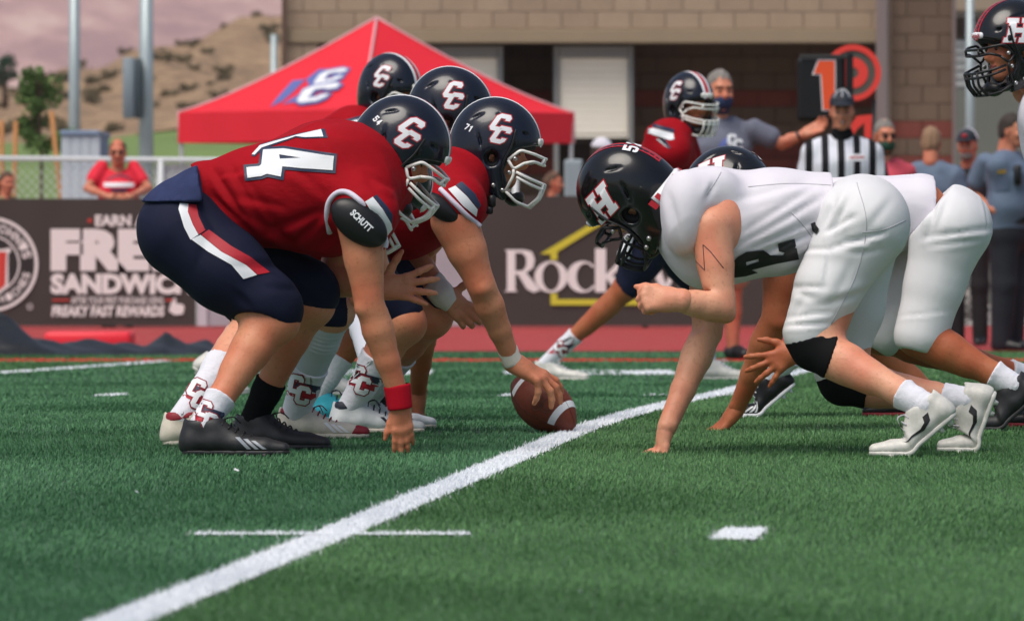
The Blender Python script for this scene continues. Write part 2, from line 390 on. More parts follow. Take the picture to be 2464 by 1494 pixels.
def onto(VF2, to_ray, tree, lift):
    """2-D mesh -> surface: to_ray maps (u,v) to (origin, direction); vertices that miss take the nearest surface point"""
    out = []
    for u, v in VF2[0]:
        o, d = to_ray(u, v); hit = tree.ray_cast(Vector(o), Vector(d), 5.)
        if hit[0] is None:
            q = Vector(o) + Vector(d) * .5; near = tree.find_nearest(q); p, n = near[0], near[1]
        else: p, n = hit[0], hit[1]
        n = Vector(n)
        if n.dot(Vector(d)) > 0: n = -n
        n = (n - Vector(d) * .6).normalized()
        out.append(np.array(p) + np.array(n) * lift)
    return np.array(out), VF2[1]
def view_ray(D):
    def f(u, v):
        p = P(u, v, D); d = unit(p - np.array([0, 0, CAMZ])); return p - d * .9, d
    return f
def decal(name, loops, D, tree, m, parent, lift=.0025, step=14):
    """loops in frame coordinates, laid on the surface that faces the viewer at about depth D"""
    VF = onto(fill([[tuple(p) for p in l] for l in loops], step), view_ray(D), tree, lift); return obj(name, VF, m, parent)
GC = np.array([(1, .42), (1, .2), (.8, 0), (.2, 0), (0, .2), (0, 1), (.2, 1.2), (.8, 1.2), (1, 1), (1, .78), (.68, .78), (.68, .9), (.34, .9), (.34, .3), (.68, .3), (.68, .42)])
GH = np.array([(0, 0), (.44, 0), (.44, .2), (.36, .2), (.36, .4), (.64, .4), (.64, .2), (.56, .2), (.56, 0), (1, 0), (1, .2), (.92, .2), (.92, .8), (1, .8), (1, 1), (.56, 1), (.56, .8), (.64, .8), (.64, .6), (.36, .6), (.36, .8), (.44, .8), (.44, 1), (0, 1), (0, .8), (.08, .8), (.08, .2), (0, .2)])
G2 = np.array([(0, 0), (1, 0), (1, .4), (.7, .4), (.7, .25), (.42, .25), (1, .62), (1, 1.0), (.8, 1.2), (.2, 1.2), (0, 1), (0, .76), (.3, .76), (.3, .94), (.68, .94), (.68, .74), (0, .3)])
G5 = np.array([(0, .15), (.2, 0), (.8, 0), (1, .2), (1, .6), (.8, .78), (.32, .78), (.32, .95), (.95, .95), (.95, 1.2), (0, 1.2), (0, .55), (.66, .55), (.7, .5), (.7, .3), (.62, .24), (.32, .24), (.32, .38), (0, .38)])
G1 = np.array([(.3, 0), (.7, 0), (.7, 1.2), (.4, 1.2), (.05, .95), (.05, .75), (.3, .85)])
G7 = np.array([(.2, 0), (.55, 0), (1, .95), (1, 1.2), (0, 1.2), (0, .95), (.62, .95)])
G4 = np.array([(.5, 0), (.82, 0), (.82, .28), (1, .28), (1, .52), (.82, .52), (.82, 1.2), (.45, 1.2), (0, .5), (0, .28), (.5, .28)])
TEXTS = {}
def text2d(s, bold=.0, shear=0.):
    key = (s, bold, shear)
    if key in TEXTS: return TEXTS[key]
    cu = bpy.data.curves.new('t', 'FONT'); cu.body = s; cu.size = 1; cu.offset = bold; cu.shear = shear; cu.resolution_u = 3; cu.fill_mode = 'FRONT'
    o = bpy.data.objects.new('t', cu); COL.objects.link(o); dg = bpy.context.evaluated_depsgraph_get(); me = o.evaluated_get(dg).to_mesh()
    V = np.array([v.co[:] for v in me.vertices])[:, :2]; F = [tuple(p.vertices) for p in me.polygons]
    o.evaluated_get(dg).to_mesh_clear(); bpy.data.objects.remove(o); bpy.data.curves.remove(cu)
    lo, hi = V.min(0), V.max(0); V = (V - lo) / (hi - lo); TEXTS[key] = (V, F); return V, F
def textbox(s, x0, x1, z0, z1, y, bold=.02, shear=0.):
    V, F = text2d(s, bold, shear); return np.stack([x0 + V[:, 0] * (x1 - x0), np.full(len(V), y), z0 + V[:, 1] * (z1 - z0)], 1), F
# ------------------------------------------------------------------ prototypes: helmet, head, cleat, hand
def qjoin(*VFs):
    Vs, Fs, n = [], [], 0
    for V, F in VFs: Vs.append(V); Fs.append(np.asarray(F) + n); n += len(V)
    return np.concatenate(Vs), np.concatenate(Fs)
RZ = .150
def helmet_outer(k=1.):
    f = Field(); f.ball((-.004, 0, 0), (.147, .119, RZ), 0); f.ball((.026, 0, -.012), (.124, .108, .140), .02); f.ball((-.014, 0, -.06), (.131, .113, .150), .03)
    for s in (1, -1): f.ball((.030, s * .082, -.115), (.068, .030, .085), .03)
    return f
def helmet_field():
    f = helmet_outer()
    f.shell(.020)
    f.poly([(.3, .018), (.135, .016), (.095, .0), (.062, -.032), (.052, -.085), (.072, -.125), (.088, -.25), (.3, -.25)], k=.006)
    for s in (1, -1):
        f.ball((.004, s * .118, -.055), (.024, .03, .026), .006, op='-')
        for (x, z, l, a) in ((-.052, .005, .042, 62), (.10, .045, .03, 10), (.02, .088, .038, 12), (-.075, .07, .03, -38)):
            R = rot(0, a, 0); f.ball((x, s * math.sqrt(max(0, 1 - (x / .15) ** 2 - (z / RZ) ** 2)) * .119, z), (l, .007, .0045), .004, R, op='-')
    f.cut((-.12, 0, -.125), (-.30, 0, -.95)); f.cut((.06, 0, -.197), (0, 0, -1))
    return f
_H = {}
def helmet_parts():
    if _H: return _H
    f = helmet_field(); _H['shell'] = f.mesh(.0048, 3)
    solid = Field(); solid.ball((0, 0, 0), (.134, .103, .122), 0); solid.ball((-.014, 0, -.06), (.113, .098, .134), .03)
    solid.shell(.022); solid.poly([(.3, -.0), (.12, -.0), (.06, -.03), (.04, -.085), (.06, -.25), (.3, -.25)], k=.006)
    solid.ball((.004, .11, -.055), (.02, .03, .022), .006, op='-'); solid.ball((.004, -.11, -.055), (.02, .03, .022), .006, op='-')
    solid.cut((-.12, 0, -.118), (-.30, 0, -.95)); _H['lining'] = solid.mesh(.007, 2)
    o = helmet_outer()
    _H['tree'] = bvh(o.mesh(.008, 2))
    bars = []
    def bar(pts, r=.0051, mirror=True):
        bars.append(tube(rounded(pts, .012, 4), r, 7))
        if mirror: bars.append(tube(rounded([(p[0], -p[1], p[2]) for p in pts], .012, 4), r, 7))
    _H['bars'] = bars
    # brow bars and side frame
    bar([(.058, .116, -.048), (.092, .112, -.008), (.135, .092, -.012), (.172, .045, -.020), (.176, 0, -.020), (.172, -.045, -.020), (.135, -.092, -.012), (.092, -.112, -.008), (.058, -.116, -.048)], mirror=False)
    bar([(.110, .108, -.050), (.140, .090, -.036), (.170, .050, -.042), (.175, 0, -.042), (.170, -.050, -.042), (.140, -.090, -.036), (.110, -.108, -.050)], mirror=False)
    bar([(.058, .116, -.048), (.082, .113, -.075), (.110, .108, -.050)])
    bar([(.170, .050, -.020), (.168, .052, -.042)])
    # nose and chin bars
    bar([(.092, .112, -.082), (.140, .092, -.095), (.184, .050, -.104), (.190, 0, -.105), (.184, -.050, -.104), (.140, -.092, -.095), (.092, -.112, -.082)], mirror=False)
    bar([(.096, .110, -.098), (.140, .090, -.112), (.182, .050, -.121), (.188, 0, -.122), (.182, -.050, -.121), (.140, -.090, -.112), (.096, -.110, -.098)], mirror=False)
    bar([(.070, .108, -.150), (.110, .088, -.178), (.150, .050, -.186), (.158, 0, -.187), (.150, -.050, -.186), (.110, -.088, -.178), (.070, -.108, -.150)], mirror=False)
    bar([(.082, .113, -.075), (.086, .112, -.095), (.070, .108, -.150)])
    bar([(.184, .050, -.104), (.178, .046, -.150), (.150, .050, -.186)])
    bar([(.189, .016, -.105), (.183, .016, -.150), (.156, .016, -.187)])
    _H['mask'] = join(*bars)
    def clip(x, z, s): return bevbox(x - .014, x + .014, s * .116 - .006, s * .116 + .006, z - .008, z + .008, .003)
    def yat(x, z): return .119 * math.sqrt(max(.05, 1 - (x / .15) ** 2 - (z / RZ) ** 2))
    _H['buckle'] = [bevbox(x - .009, x + .009, s * yat(x, z) - .004, s * yat(x, z) + .007, z - .011, z + .011, .003) for s in (1, -1) for x, z in ((.066, .012), (-.080, -.035))]
    _H['clip'] = join(*[lathe([(.0, 0), (.0075, 0), (.0075, .008), (.004, .011), (.0, .011)], 10, (x, s * y, z), 'y') if s > 0 else lathe([(.0, -.011), (.004, -.011), (.0075, -.008), (.0075, 0), (0, 0)], 10, (x, s * y, z), 'y')
                        for s in (1, -1) for x, y, z in ((.080, .108, -.040), (.070, .106, -.088), (.028, .112, -.140), (.060, .104, -.150))])
    st = []
    for s in (1, -1):
        st.append(tube(curve([(.062, s * .104, .055), (.060, s * .117, .0), (.045, s * .122, -.06), (.055, s * .112, -.125), (.085, s * .075, -.165), (.105, s * .03, -.172)], 4), .008, 6, flat=.4))
    _H['strap'] = join(*st)
    cup = Field().ball((.096, 0, -.165), (.036, .048, .030), 0); cup.ball((.075, 0, -.145), (.038, .046, .034), .005, op='-'); _H['cup'] = cup.mesh(.006, 2)
    bum = Field(); bum.chain([(.141, -.034, .030), (.1475, 0, .030), (.141, .034, .030)], [.0065] * 3, .006, (0, 0, 1), 1.9); _H['bumper'] = bum.mesh(.004, 2)
    # rear bumper: follows the bottom edge of the nape
    rb = []
    for a in np.linspace(-62, 62, 15): rb.append((-.014 - .132 * math.cos(rad(a)), .116 * math.sin(rad(a)), -.088 - .012 * math.cos(rad(a))))
    _H['nape'] = tube(rb, .011, 8, flat=1.9)
    return _H
def helmet_print(loops, s, lift=.0015, step=.012):
    """loops in helmet coordinates (x, z) laid on side s"""
    h = helmet_parts(); VF = fill(loops, step)
    return onto(VF, lambda u, v: (np.array([u, s * .4, v]), np.array([0, -s, 0.])), h['tree'], lift)
def glyph(G, x, z, wd, ht, ang=0, shear=0, flip=False):
    g = np.asarray(G, float).copy(); g[:, 0] = (g[:, 0] - .5) * wd; g[:, 1] = (g[:, 1] / np.asarray(G)[:, 1].max() - .5) * ht; g[:, 0] += shear * g[:, 1]
    if flip: g[:, 0] *= -1
    c, s = math.cos(rad(ang)), math.sin(rad(ang)); return np.stack([x + c * g[:, 0] - s * g[:, 1], z + s * g[:, 0] + c * g[:, 1]], 1)
_E = {}
def emblem_cc(s):      # two interlocked block letters; s=-1 is the wearer's right side
    k = ('cc', s)
    if k not in _E:
        fl = s > 0
        a = glyph(GC, .008, .066, .049, .060, 0, .42, fl); b = glyph(GC, .018, .027, .049, .060, 0, .42, fl)
        if fl: a[:, 0] = a[:, 0]; 
        out = join(*[helmet_print([offset(q, .0034)], s, .0012) for q in (a, b)]); wh = join(helmet_print([a], s, .0024), helmet_print([b], s, .0024)); _E[k] = (out, wh)
    return _E[k]
def emblem_h(s):
    k = ('h', s)
    if k not in _E:
        a = glyph(GH, .030, .036, .092, .088, 6, .28, s > 0)
        _E[k] = (helmet_print([offset(a, .0036)], s, .0012), helmet_print([a], s, .0024))
    return _E[k]
def helmet_stripe(y0, y1, lift, x0=-.142, x1=.146, n=26):
    h = helmet_parts(); V, F = [], []
    for i in range(n):
        a = math.pi * (1.06 - 1.03 * i / (n - 1)); d = np.array([math.cos(a), 0, math.sin(a)])
        for y in (y0, y1):
            hit = h['tree'].ray_cast(Vector((d[0] * .5, y, d[2] * .5)), Vector(-d)); p = np.array(hit[0]) if hit[0] else np.array([d[0] * .14, y, d[2] * .14]); V.append(p + d * lift)
    for i in range(n - 1): F.append((2 * i, 2 * i + 1, 2 * i + 3, 2 * i + 2))
    return np.array(V), F
HM = {}
def hmesh(key, fn, mats):
    if key not in HM: HM[key] = mesh_data(key.split('.')[0], *fn(), mats)
    return HM[key]
def put(name, me, parent, R=None, loc=None, mats=None):
    o = link(name, me, parent)
    if R is not None: o.rotation_mode = 'QUATERNION'; o.rotation_quaternion = Matrix(R.tolist()).to_quaternion()
    if loc is not None: o.location = tuple(float(v) for v in loc)
    if mats is not None:
        o.material_slots[0].link = 'OBJECT'; o.material_slots[0].material = mats
    return o
def put_helmet(root, c, R, team, num=None, visor=False, maskm=None):
    h = helmet_parts(); loc = np.asarray(c) - wloc(root); navy = team == 'navy'
    H = put('helmet', hmesh('helmet.' + team, lambda: h['shell'], HNAVY if navy else HBLACK), root, R, loc)
    put('lining', hmesh('lining', lambda: h['lining'], PAD), H)
    put('face_mask', hmesh('face_mask.' + team, lambda: h['mask'], WHITEBAR if navy else BLACK), H)
    [put('buckle', hmesh('buckle.%d' % i, lambda: h['buckle'][i], BLACK), H) for i in range(4)]; put('mask_clip', hmesh('mask_clip', lambda: h['clip'], STEEL), H)['kind'] = 'stuff'
    put('chin_strap', hmesh('chin_strap', lambda: h['strap'], BLACK), H); put('chin_cup', hmesh('chin_cup', lambda: h['cup'], BLACK), H)
    for s in (1, -1):
        e = emblem_cc(s) if navy else emblem_h(s)
        put('emblem_outline', hmesh('emblem_outline.%s%d' % (team, s), lambda: e[0], REDPRINT), H); put('emblem', hmesh('emblem.%s%d' % (team, s), lambda: e[1], WHITE), H)
    if navy:
        put('stripe', hmesh('stripe.w1', lambda: helmet_stripe(-.026, -.012, .0015), WHITE), H); put('stripe', hmesh('stripe.w2', lambda: helmet_stripe(.012, .026, .0015), WHITE), H)
        put('stripe', hmesh('stripe.r', lambda: helmet_stripe(-.012, .012, .0016), REDPRINT), H)
        put('bumper', hmesh('bumper.n', lambda: h['bumper'], WHITEBAR), H)
    else:
        put('stripe', hmesh('stripe.b', lambda: helmet_stripe(-.017, .017, .0016), REDPRINT), H)
        put('bumper', hmesh('bumper.b', lambda: h['bumper'], WHITE), H)
        put('nape_bumper', hmesh('nape_bumper', lambda: h['nape'], WHITE), H)
        def rid():
            V, F = text2d('Riddell', .02); out = []
            for u, v in V:
                a = rad(70 - 140 * u); q = (v - .45) * .030
                out.append((-.014 - .1465 * math.cos(a), -.1305 * math.sin(a), -.089 - .012 * math.cos(a) + q))
            return np.array(out), F
        put('lettering', hmesh('lettering.rid', rid, REDPRINT), H)
        def rf():
            V, F = text2d('Riddell', .02); return np.stack([.1555 - 5.5 * ((V[:, 0] - .5) * .06) ** 2, (V[:, 0] - .5) * .06, .030 + (V[:, 1] - .5) * .016], 1), F
        put('lettering', hmesh('lettering.ridf', rf, REDPRINT), H)
    if num:
        ls = []
        if navy:
            for s in (-1, 1): ls += [helmet_print([glyph(G, -.098 + s * .0 + i * .0145 * (-s),   .03 - .004 * i, .0115, .021, -12, .15, s > 0)], s, .0024) for i, G in enumerate(num)]
            sch = text2d('SCHUTT', .02)
            for s in (-1,):
                V = np.stack([-.038 + (sch[0][:, 0] * .058) * .50 + (sch[0][:, 1]) * .010, -.092 - .058 * sch[0][:, 0] * .86 + sch[0][:, 1] * .006], 1)
                ls.append(onto((V, sch[1]), lambda u, v: (np.array([u, -.4, v]), np.array([0, 1., 0])), h['tree'], .0024))
        else:
            for i, G in enumerate(num):
                VF = fill([glyph(G, (i - .5) * .042, 0, .030, .044)], .01)
                def ray(u, v):
                    a = math.pi * .86 + v * -7.2; d = np.array([math.cos(a), 0, math.sin(a)]); return np.array([d[0] * .5, -u, d[2] * .5]), -d
                ls.append(onto(VF, ray, h['tree'], .003))
        [put('number', mesh_data('number', *l_, WHITE, False), H) for l_ in ls]
    if visor:
        def vz():
            V, F = [], []
            for i, a in enumerate(np.linspace(-62, 62, 17)):
                for z in (-.030, -.088): V.append((.045 + .118 * math.cos(rad(a)), .105 * math.sin(rad(a)), z))
            for i in range(16): F.append((2 * i, 2 * i + 1, 2 * i + 3, 2 * i + 2))
            return np.array(V), F
        put('visor', hmesh('visor', vz, CLEARV), H)
    return H
_HEAD = {}
def head_vf(kind='a', h=.0048):
    if (kind, h) in _HEAD: return _HEAD[(kind, h)]
    f = Field(); f.ball((-.008, 0, .0), (.094, .075, .104), 0); f.ball((.036, 0, -.062), (.058, .057, .082), .03); f.ball((.058, 0, -.118), (.032, .036, .024), .025)
    f.ball((.076, 0, .008), (.02, .05, .014), .02)
    for s in (1, -1):
        f.ball((.098, s * .031, -.022), (.016, .017, .012), .012, op='-'); f.ball((.0775, s * .031, -.022), .0135, .002)
        f.ball((.068, s * .04, -.052), (.022, .02, .018), .02); f.ball((-.008, s * .077, -.035), (.018, .009, .030), .008); f.ball((-.004, s * .086, -.035), (.009, .006, .018), .004, op='-')
    f.chain([(.088, 0, -.012), (.108, 0, -.05), (.104, 0, -.06)], [.008, .0125, .012], .012); f.ball((.095, .012, -.06), .009, .008); f.ball((.095, -.012, -.06), .009, .008)
    f.ball((.090, 0, -.084), (.011, .023, .006), .007); f.ball((.089, 0, -.094), (.011, .019, .007), .006); f.ball((.103, 0, -.0885), (.008, .02, .0016), .003, op='-')
    f.cone((-.03, 0, -.08), (-.045, 0, -.18), .06, .062, .03)
    V, F = f.mesh(h, 2); c = V[F].mean(1); mi = np.zeros(len(F), int)
    y = np.abs(c[:, 1])
    mi[(c[:, 0] > .07) & ((y - .031) ** 2 / .012 ** 2 + (c[:, 2] + .022) ** 2 / .0075 ** 2 < 1)] = 2
    mi[(c[:, 0] > .07) & (np.abs(c[:, 2] - .003 + (y - .03) ** 2 * 6) < .006) & (y > .012) & (y < .052)] = 3
    mi[(c[:, 0] > .083) & (c[:, 2] > -.1) & (c[:, 2] < -.079) & (y < .023)] = 1
    _HEAD[(kind, h)] = (V, F, mi); return V, F, mi
def rotate_bend(V, b):
    """raise the heel: everything behind the ball (x<0) turns up by b degrees"""
    V = V.copy(); t = np.clip(-V[:, 0] / .075 + .35, 0, 1); t = t * t * (3 - 2 * t); a = t * rad(b)
    x, z = V[:, 0].copy(), V[:, 2].copy(); V[:, 0] = x * np.cos(a) + z * np.sin(a); V[:, 2] = -x * np.sin(a) + z * np.cos(a); return V
def cleat_meshes(b):
    k = 'cleat%d' % b
    if k in HM: return HM[k]
    f = Field(); Y = (0, 1, 0)
    f.chain([(-.166, 0, .034), (-.10, 0, .034), (-.03, 0, .028), (.045, 0, .022), (.098, 0, .018)], [.029, .028, .0305, .026, .018], .012, Y, 1.34, kin=.008)
    f.cone((-.156, 0, .045), (-.152, 0, .080), .033, .034, .02, Y, 1.1); f.cone((-.10, 0, .05), (-.112, 0, .078), .036, .036, .025, Y, 1.06); f.cone((-.04, 0, .040), (-.09, 0, .076), .027, .026, .02, Y, 1.15)
    f.cone((-.172, 0, .024), (-.168, 0, .05), .028, .027, .02, Y, 1.15); f.cone((-.182, 0, .06), (-.183, 0, .098), .009, .005, .014); f.ball((-.134, 0, .116), (.050, .034, .038), .006, op='-')
    f.cut((0, 0, .008), (0, 0, -1)); up = f.mesh(.0052, 2)
    g = Field(); g.chain([(-.166, 0, .008), (-.09, 0, .008), (-.02, 0, .008), (.05, 0, .008), (.099, 0, .010)], [.028, .026, .031, .027, .0185], .012, Y, 1.34, kin=.008); g.cut((0, 0, .0125), (0, 0, 1)); g.cut((0, 0, -.002), (0, 0, -1)); so = g.mesh(.0058, 2)
    st = [lathe([(.011, 0.004), (.0055, -.015)], 8, (x, y, 0)) for x, y in ((-.16, .02), (-.16, -.02), (-.125, .02), (-.125, -.02), (.0, .03), (.0, -.03), (.05, .03), (.05, -.03), (.088, 0))]
    la = []
    for i in range(5):
        x = .006 - i * .019; z = .054 + i * .0105
        la.append(tube(curve([(x - .004, -.026, z - .012), (x, 0, z + .003), (x - .004, .026, z - .012)], 4), .0028, 5))
    la.append(tube(curve([(-.075, 0, .098), (-.05, -.025, .105), (-.035, -.04, .082)], 4), .002, 5)); la.append(tube(curve([(-.075, 0, .098), (-.05, .02, .106), (-.03, .03, .088)], 4), .002, 5))
    ac = []
    for i in range(3):      # slanted side bars
        ac.append(np.array([(.0 + i * .022, .017), (.012 + i * .022, .017), (-.022 + i * .022, .050 - i * .005), (-.034 + i * .022, .050 - i * .005)]))
    tree = bvh(up)
    acc = join(*[onto(fill([a], .008), lambda u, v, s=s: (np.array([u, s * .2, v]), np.array([0, -s, 0.])), tree, .0015) for a in ac for s in (-1, 1)])
    sw = np.array([(-.128, .062), (-.118, .040), (-.085, .028), (.015, .044), (-.078, .038), (-.100, .046), (-.106, .062)])
    swo = join(*[onto(fill([a], .008), lambda u, v, s=s: (np.array([u, s * .2, v]), np.array([0, -s, 0.])), tree, .0015) for a in (sw,) for s in (-1, 1)])
    cap = Field(); cap.chain([(.045, 0, .022), (.098, 0, .018)], [.0275, .0195], .012, Y, 1.34); cap.cut((0, 0, .009), (0, 0, -1)); cap.cut((.052, 0, 0), (-1, 0, .5)); cp = cap.mesh(.0055, 2)
    col_ = Field(); col_.cone((-.156, 0, .05), (-.152, 0, .081), .0342, .0352, .02, Y, 1.1); col_.cone((-.10, 0, .05), (-.112, 0, .079), .037, .037, .025, Y, 1.06); col_.ball((-.134, 0, .116), (.049, .033, .038), .006, op='-'); col_.cut((-.14, 0, .076), (.25, 0, -1)); cl = col_.mesh(.0055, 2)
    out = {}
    for n_, vf, m in (('upper', up, SHOEW), ('sole', so, WHITE), ('stud', join(*st), WHITE), ('lace', join(*la), WHITE), ('bars', acc, WHITE), ('swoosh', swo, BLACKPRINT), ('cap', cp, CRIMSON), ('collar', cl, CRIMSON)):
        out[n_] = mesh_data('cleat_' + n_, rotate_bend(np.asarray(vf[0], float), b), vf[1], m)
    HM[k] = out; return out
def ankle_at(pos, yaw, bend=0, pitch=0, scale=1.): return np.asarray(pos) + rot(yaw, pitch, 0) @ (rotate_bend(np.array([[-.134, 0, .082]]), bend)[0] * scale)
def foot(x, D, dz=.004): return np.array([P(x, 0, D)[0], D, float(zg(D)) + dz])
def put_cleat(root, pos, yaw, bend=0, pitch=0, m=SHOEW, sole=WHITE, lace=WHITE, accent=None, am=None, cap=None, collar=None, scale=1., roll=0):
    me = cleat_meshes(bend); R = rot(yaw, pitch, roll); o = put('cleat', me['upper'], root, R, np.asarray(pos) - wloc(root), m); o.scale = (scale,) * 3
    put('sole', me['sole'], o, mats=sole); put('stud', me['stud'], o, mats=sole)['kind'] = 'stuff'; put('lace', me['lace'], o, mats=lace)['kind'] = 'stuff'
    if accent: put('side_mark', me[accent], o, mats=am)['kind'] = 'stuff'
    if cap: put('toe_cap', me['cap'], o, mats=cap)
    if collar: put('collar', me['collar'], o, mats=collar)
    return o, ankle_at(pos, yaw, bend, pitch, scale)
def hand_field(w, f, n, t, curls, spread=4., thumb=(35, 20, 15), sc=1., farm=None):
    """w wrist, f palm direction, n back of the hand, t thumb side; curls: four (knuckle, middle, end) degrees"""
    f = unit(f); n = unit(np.asarray(n) - f * np.dot(n, f)); s = np.cross(n, f); s = s if np.dot(s, t) > 0 else -s
    w = np.asarray(w, float); F_ = Field(); kn = []
    for i, (o, l) in enumerate(((.030, .092), (.010, .096), (-.011, .092), (-.029, .084))):
        k = w + sc * (f * l + s * o); kn.append(k); F_.cone(w + sc * (f * .02 + s * o * .55), k, .0155 * sc, .0125 * sc, .016)
    F_.cone(w - f * .01, w + f * .035 * sc, .025 * sc, .024 * sc, .02, s, 1.18)
    F_.cone(w + sc * (f * .025 + s * .022 - n * .006), w + sc * (f * .06 + s * .024 - n * .006), .016 * sc, .013 * sc, .015)
    F_.cone(w + sc * (f * .03 - s * .02 - n * .006), w + sc * (f * .07 - s * .02 - n * .006), .014 * sc, .012 * sc, .015)
    if farm is not None: F_.cone(np.asarray(farm[0]) * .5 + w * .5, w, farm[1] * .88, .0275 * sc, .02)
    lens = ((.042, .025, .021), (.046, .029, .022), (.043, .027, .022), (.034, .020, .019))
    for i in range(4):
        a = rad(spread * (1.5 - i)); d = unit(f * math.cos(a) + s * math.sin(a)); p = kn[i]; ang = 0; r = (.0118, .0106, .0096, .0080) if i < 3 else (.0104, .0094, .0085, .0072)
        for j in range(3):
            ang += rad(curls[i][j]); dd = d * math.cos(ang) - n * math.sin(ang); q = p + dd * lens[i][j] * sc; F_.cone(p, q, r[j] * sc, r[j + 1] * sc, .006 if j else .009); p = q
    p = w + sc * (f * .025 + s * .022 - n * .008); a = rad(thumb[0]); d = f * math.cos(a) + s * math.sin(a); d = unit(d - n * math.sin(rad(thumb[1])) * .8)
    for j, (l, r0, r1) in enumerate(((.045, .0155, .0125), (.034, .0120, .0108), (.028, .0105, .0078))):
        q = p + d * l * sc; F_.cone(p, q, r0 * sc, r1 * sc, .010); p = q; d = unit(d * math.cos(rad(thumb[2])) + (f - s * .35) * math.sin(rad(thumb[2])))
    return F_
class Person:
    def __init__(s, loc, label, group=None, skin=SKIN):
        s.root = empty('person', loc, label, 'person', group); s.skin = skin; s.bits = []; s.mi = []
    def limb(s, f, h=.009, smooth=2):
        vf = f.mesh(h, smooth) if isinstance(f, Field) else f; s.bits.append(vf[:2]); s.mi.append(np.zeros(len(vf[1]), int)); return vf
    def head(s, c, R, h=.0048, sc=1.):
        V, F, mi = head_vf('a', h); s.bits.append((np.asarray(c) + (V * sc) @ R.T, F)); s.mi.append(mi)
    def done(s):
        V, F = qjoin(*s.bits); s.body = obj('body', (V, F), [s.skin, LIP, EYE, BROW], s.root, True, np.concatenate(s.mi)); return s.body
    def cloth(s, name, VF, m, parent=None): return obj(name, VF, m, parent or s.root)
# ------------------------------------------------------------------ the setting: field, track, ground, hills
def sheet(xs, ys, zf):
    V = np.array([(x, y, zf(x, y)) for y in ys for x in xs]); n = len(xs)
    F = np.array([(j * n + i, j * n + i + 1, (j + 1) * n + i + 1, (j + 1) * n + i) for j in range(len(ys) - 1) for i in range(n - 1)]); return V, F
def yardx(D, k=0): return .219 + .079 * (D - 24.4) + 4.586 * k
def turf_mat(name, blade):
    m = bpy.data.materials.new(name); m.use_nodes = True; N = m.node_tree.nodes; L = m.node_tree.links; b = N['Principled BSDF']
    b.inputs['Roughness'].default_value = .62; b.inputs['Specular IOR Level'].default_value = .25
    geo = N.new('ShaderNodeNewGeometry'); sep = N.new('ShaderNodeSeparateXYZ'); L.new(geo.outputs['Position'], sep.inputs[0])
    def math_(op, a, b_=None):
        q = N.new('ShaderNodeMath'); q.operation = op
        for i, v in enumerate((a, b_)):
            if v is None: continue
            if isinstance(v, (int, float)): q.inputs[i].default_value = v
            else: L.new(v, q.inputs[i])
        return q.outputs[0]
    # the turf is laid in five-yard panels of two greens, seams under the yard lines
    u = math_('DIVIDE', math_('SUBTRACT', sep.outputs[0], math_('ADD', math_('MULTIPLY', sep.outputs[1], .079), .219 - .079 * 24.4)), 4.586)
    par = math_('MODULO', math_('ADD', math_('FLOOR', u), 100.), 2.)
    mix = N.new('ShaderNodeMix'); mix.data_type = 'RGBA'; L.new(par, mix.inputs[0])
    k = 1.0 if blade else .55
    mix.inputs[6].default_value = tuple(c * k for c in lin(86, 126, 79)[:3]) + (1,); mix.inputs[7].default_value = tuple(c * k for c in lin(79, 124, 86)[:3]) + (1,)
    n1 = N.new('ShaderNodeTexNoise'); n1.inputs['Scale'].default_value = 2.2; n1.inputs['Detail'].default_value = 5; L.new(geo.outputs['Position'], n1.inputs['Vector'])
    n2 = N.new('ShaderNodeTexNoise'); n2.inputs['Scale'].default_value = 90.; n2.inputs['Detail'].default_value = 2; L.new(geo.outputs['Position'], n2.inputs['Vector'])
    hsv = N.new('ShaderNodeHueSaturation'); L.new(mix.outputs[2], hsv.inputs['Color'])
    v = math_('ADD', math_('MULTIPLY', n1.outputs['Fac'], .5), math_('MULTIPLY', n2.outputs['Fac'], .5))
    if blade:
        at = N.new('ShaderNodeAttribute'); at.attribute_name = 'tone'; v = math_('ADD', math_('MULTIPLY', v, .5), math_('MULTIPLY', at.outputs['Fac'], .75))
        v = math_('ADD', v, .38)
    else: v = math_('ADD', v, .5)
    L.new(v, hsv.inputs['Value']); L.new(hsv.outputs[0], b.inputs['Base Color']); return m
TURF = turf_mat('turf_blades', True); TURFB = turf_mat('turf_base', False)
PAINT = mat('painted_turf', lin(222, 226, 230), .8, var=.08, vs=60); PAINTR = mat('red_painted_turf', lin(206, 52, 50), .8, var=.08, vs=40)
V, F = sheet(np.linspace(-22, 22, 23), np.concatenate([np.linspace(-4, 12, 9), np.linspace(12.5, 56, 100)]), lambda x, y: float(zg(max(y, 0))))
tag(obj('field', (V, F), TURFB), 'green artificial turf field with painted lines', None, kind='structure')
def blades(X, D, hgt, wid, lean=.45):
    n = len(X); a = RNG.uniform(0, 2 * np.pi, n); z0 = zg(D); la = 1.6 * np.sin(X * 2.1 + 1.3 * np.sin(D * .9)) + 1.4 * np.sin(D * 1.3 + .8 * np.sin(X * 1.7)) + RNG.normal(0, .9, n); lm = np.abs(RNG.normal(0, lean, n)) * hgt
    b = np.stack([X, D, z0], 1); wv = np.stack([np.cos(a) * wid / 2, np.sin(a) * wid / 2, np.zeros(n)], 1); lv = np.stack([np.cos(la) * lm, np.sin(la) * lm, np.zeros(n)], 1)
    up = np.zeros((n, 3)); up[:, 2] = hgt
    V = np.stack([b - wv, b + wv, b + wv * .9 + lv * .35 + up * .55, b - wv * .9 + lv * .35 + up * .55, b + lv + up], 1).reshape(-1, 3)
    i = np.arange(n)[:, None] * 5
    F = np.concatenate([i + np.array([[0, 1, 2]]), i + np.array([[0, 2, 3]]), i + np.array([[3, 2, 4]])], 1).reshape(-1, 3); return V, F
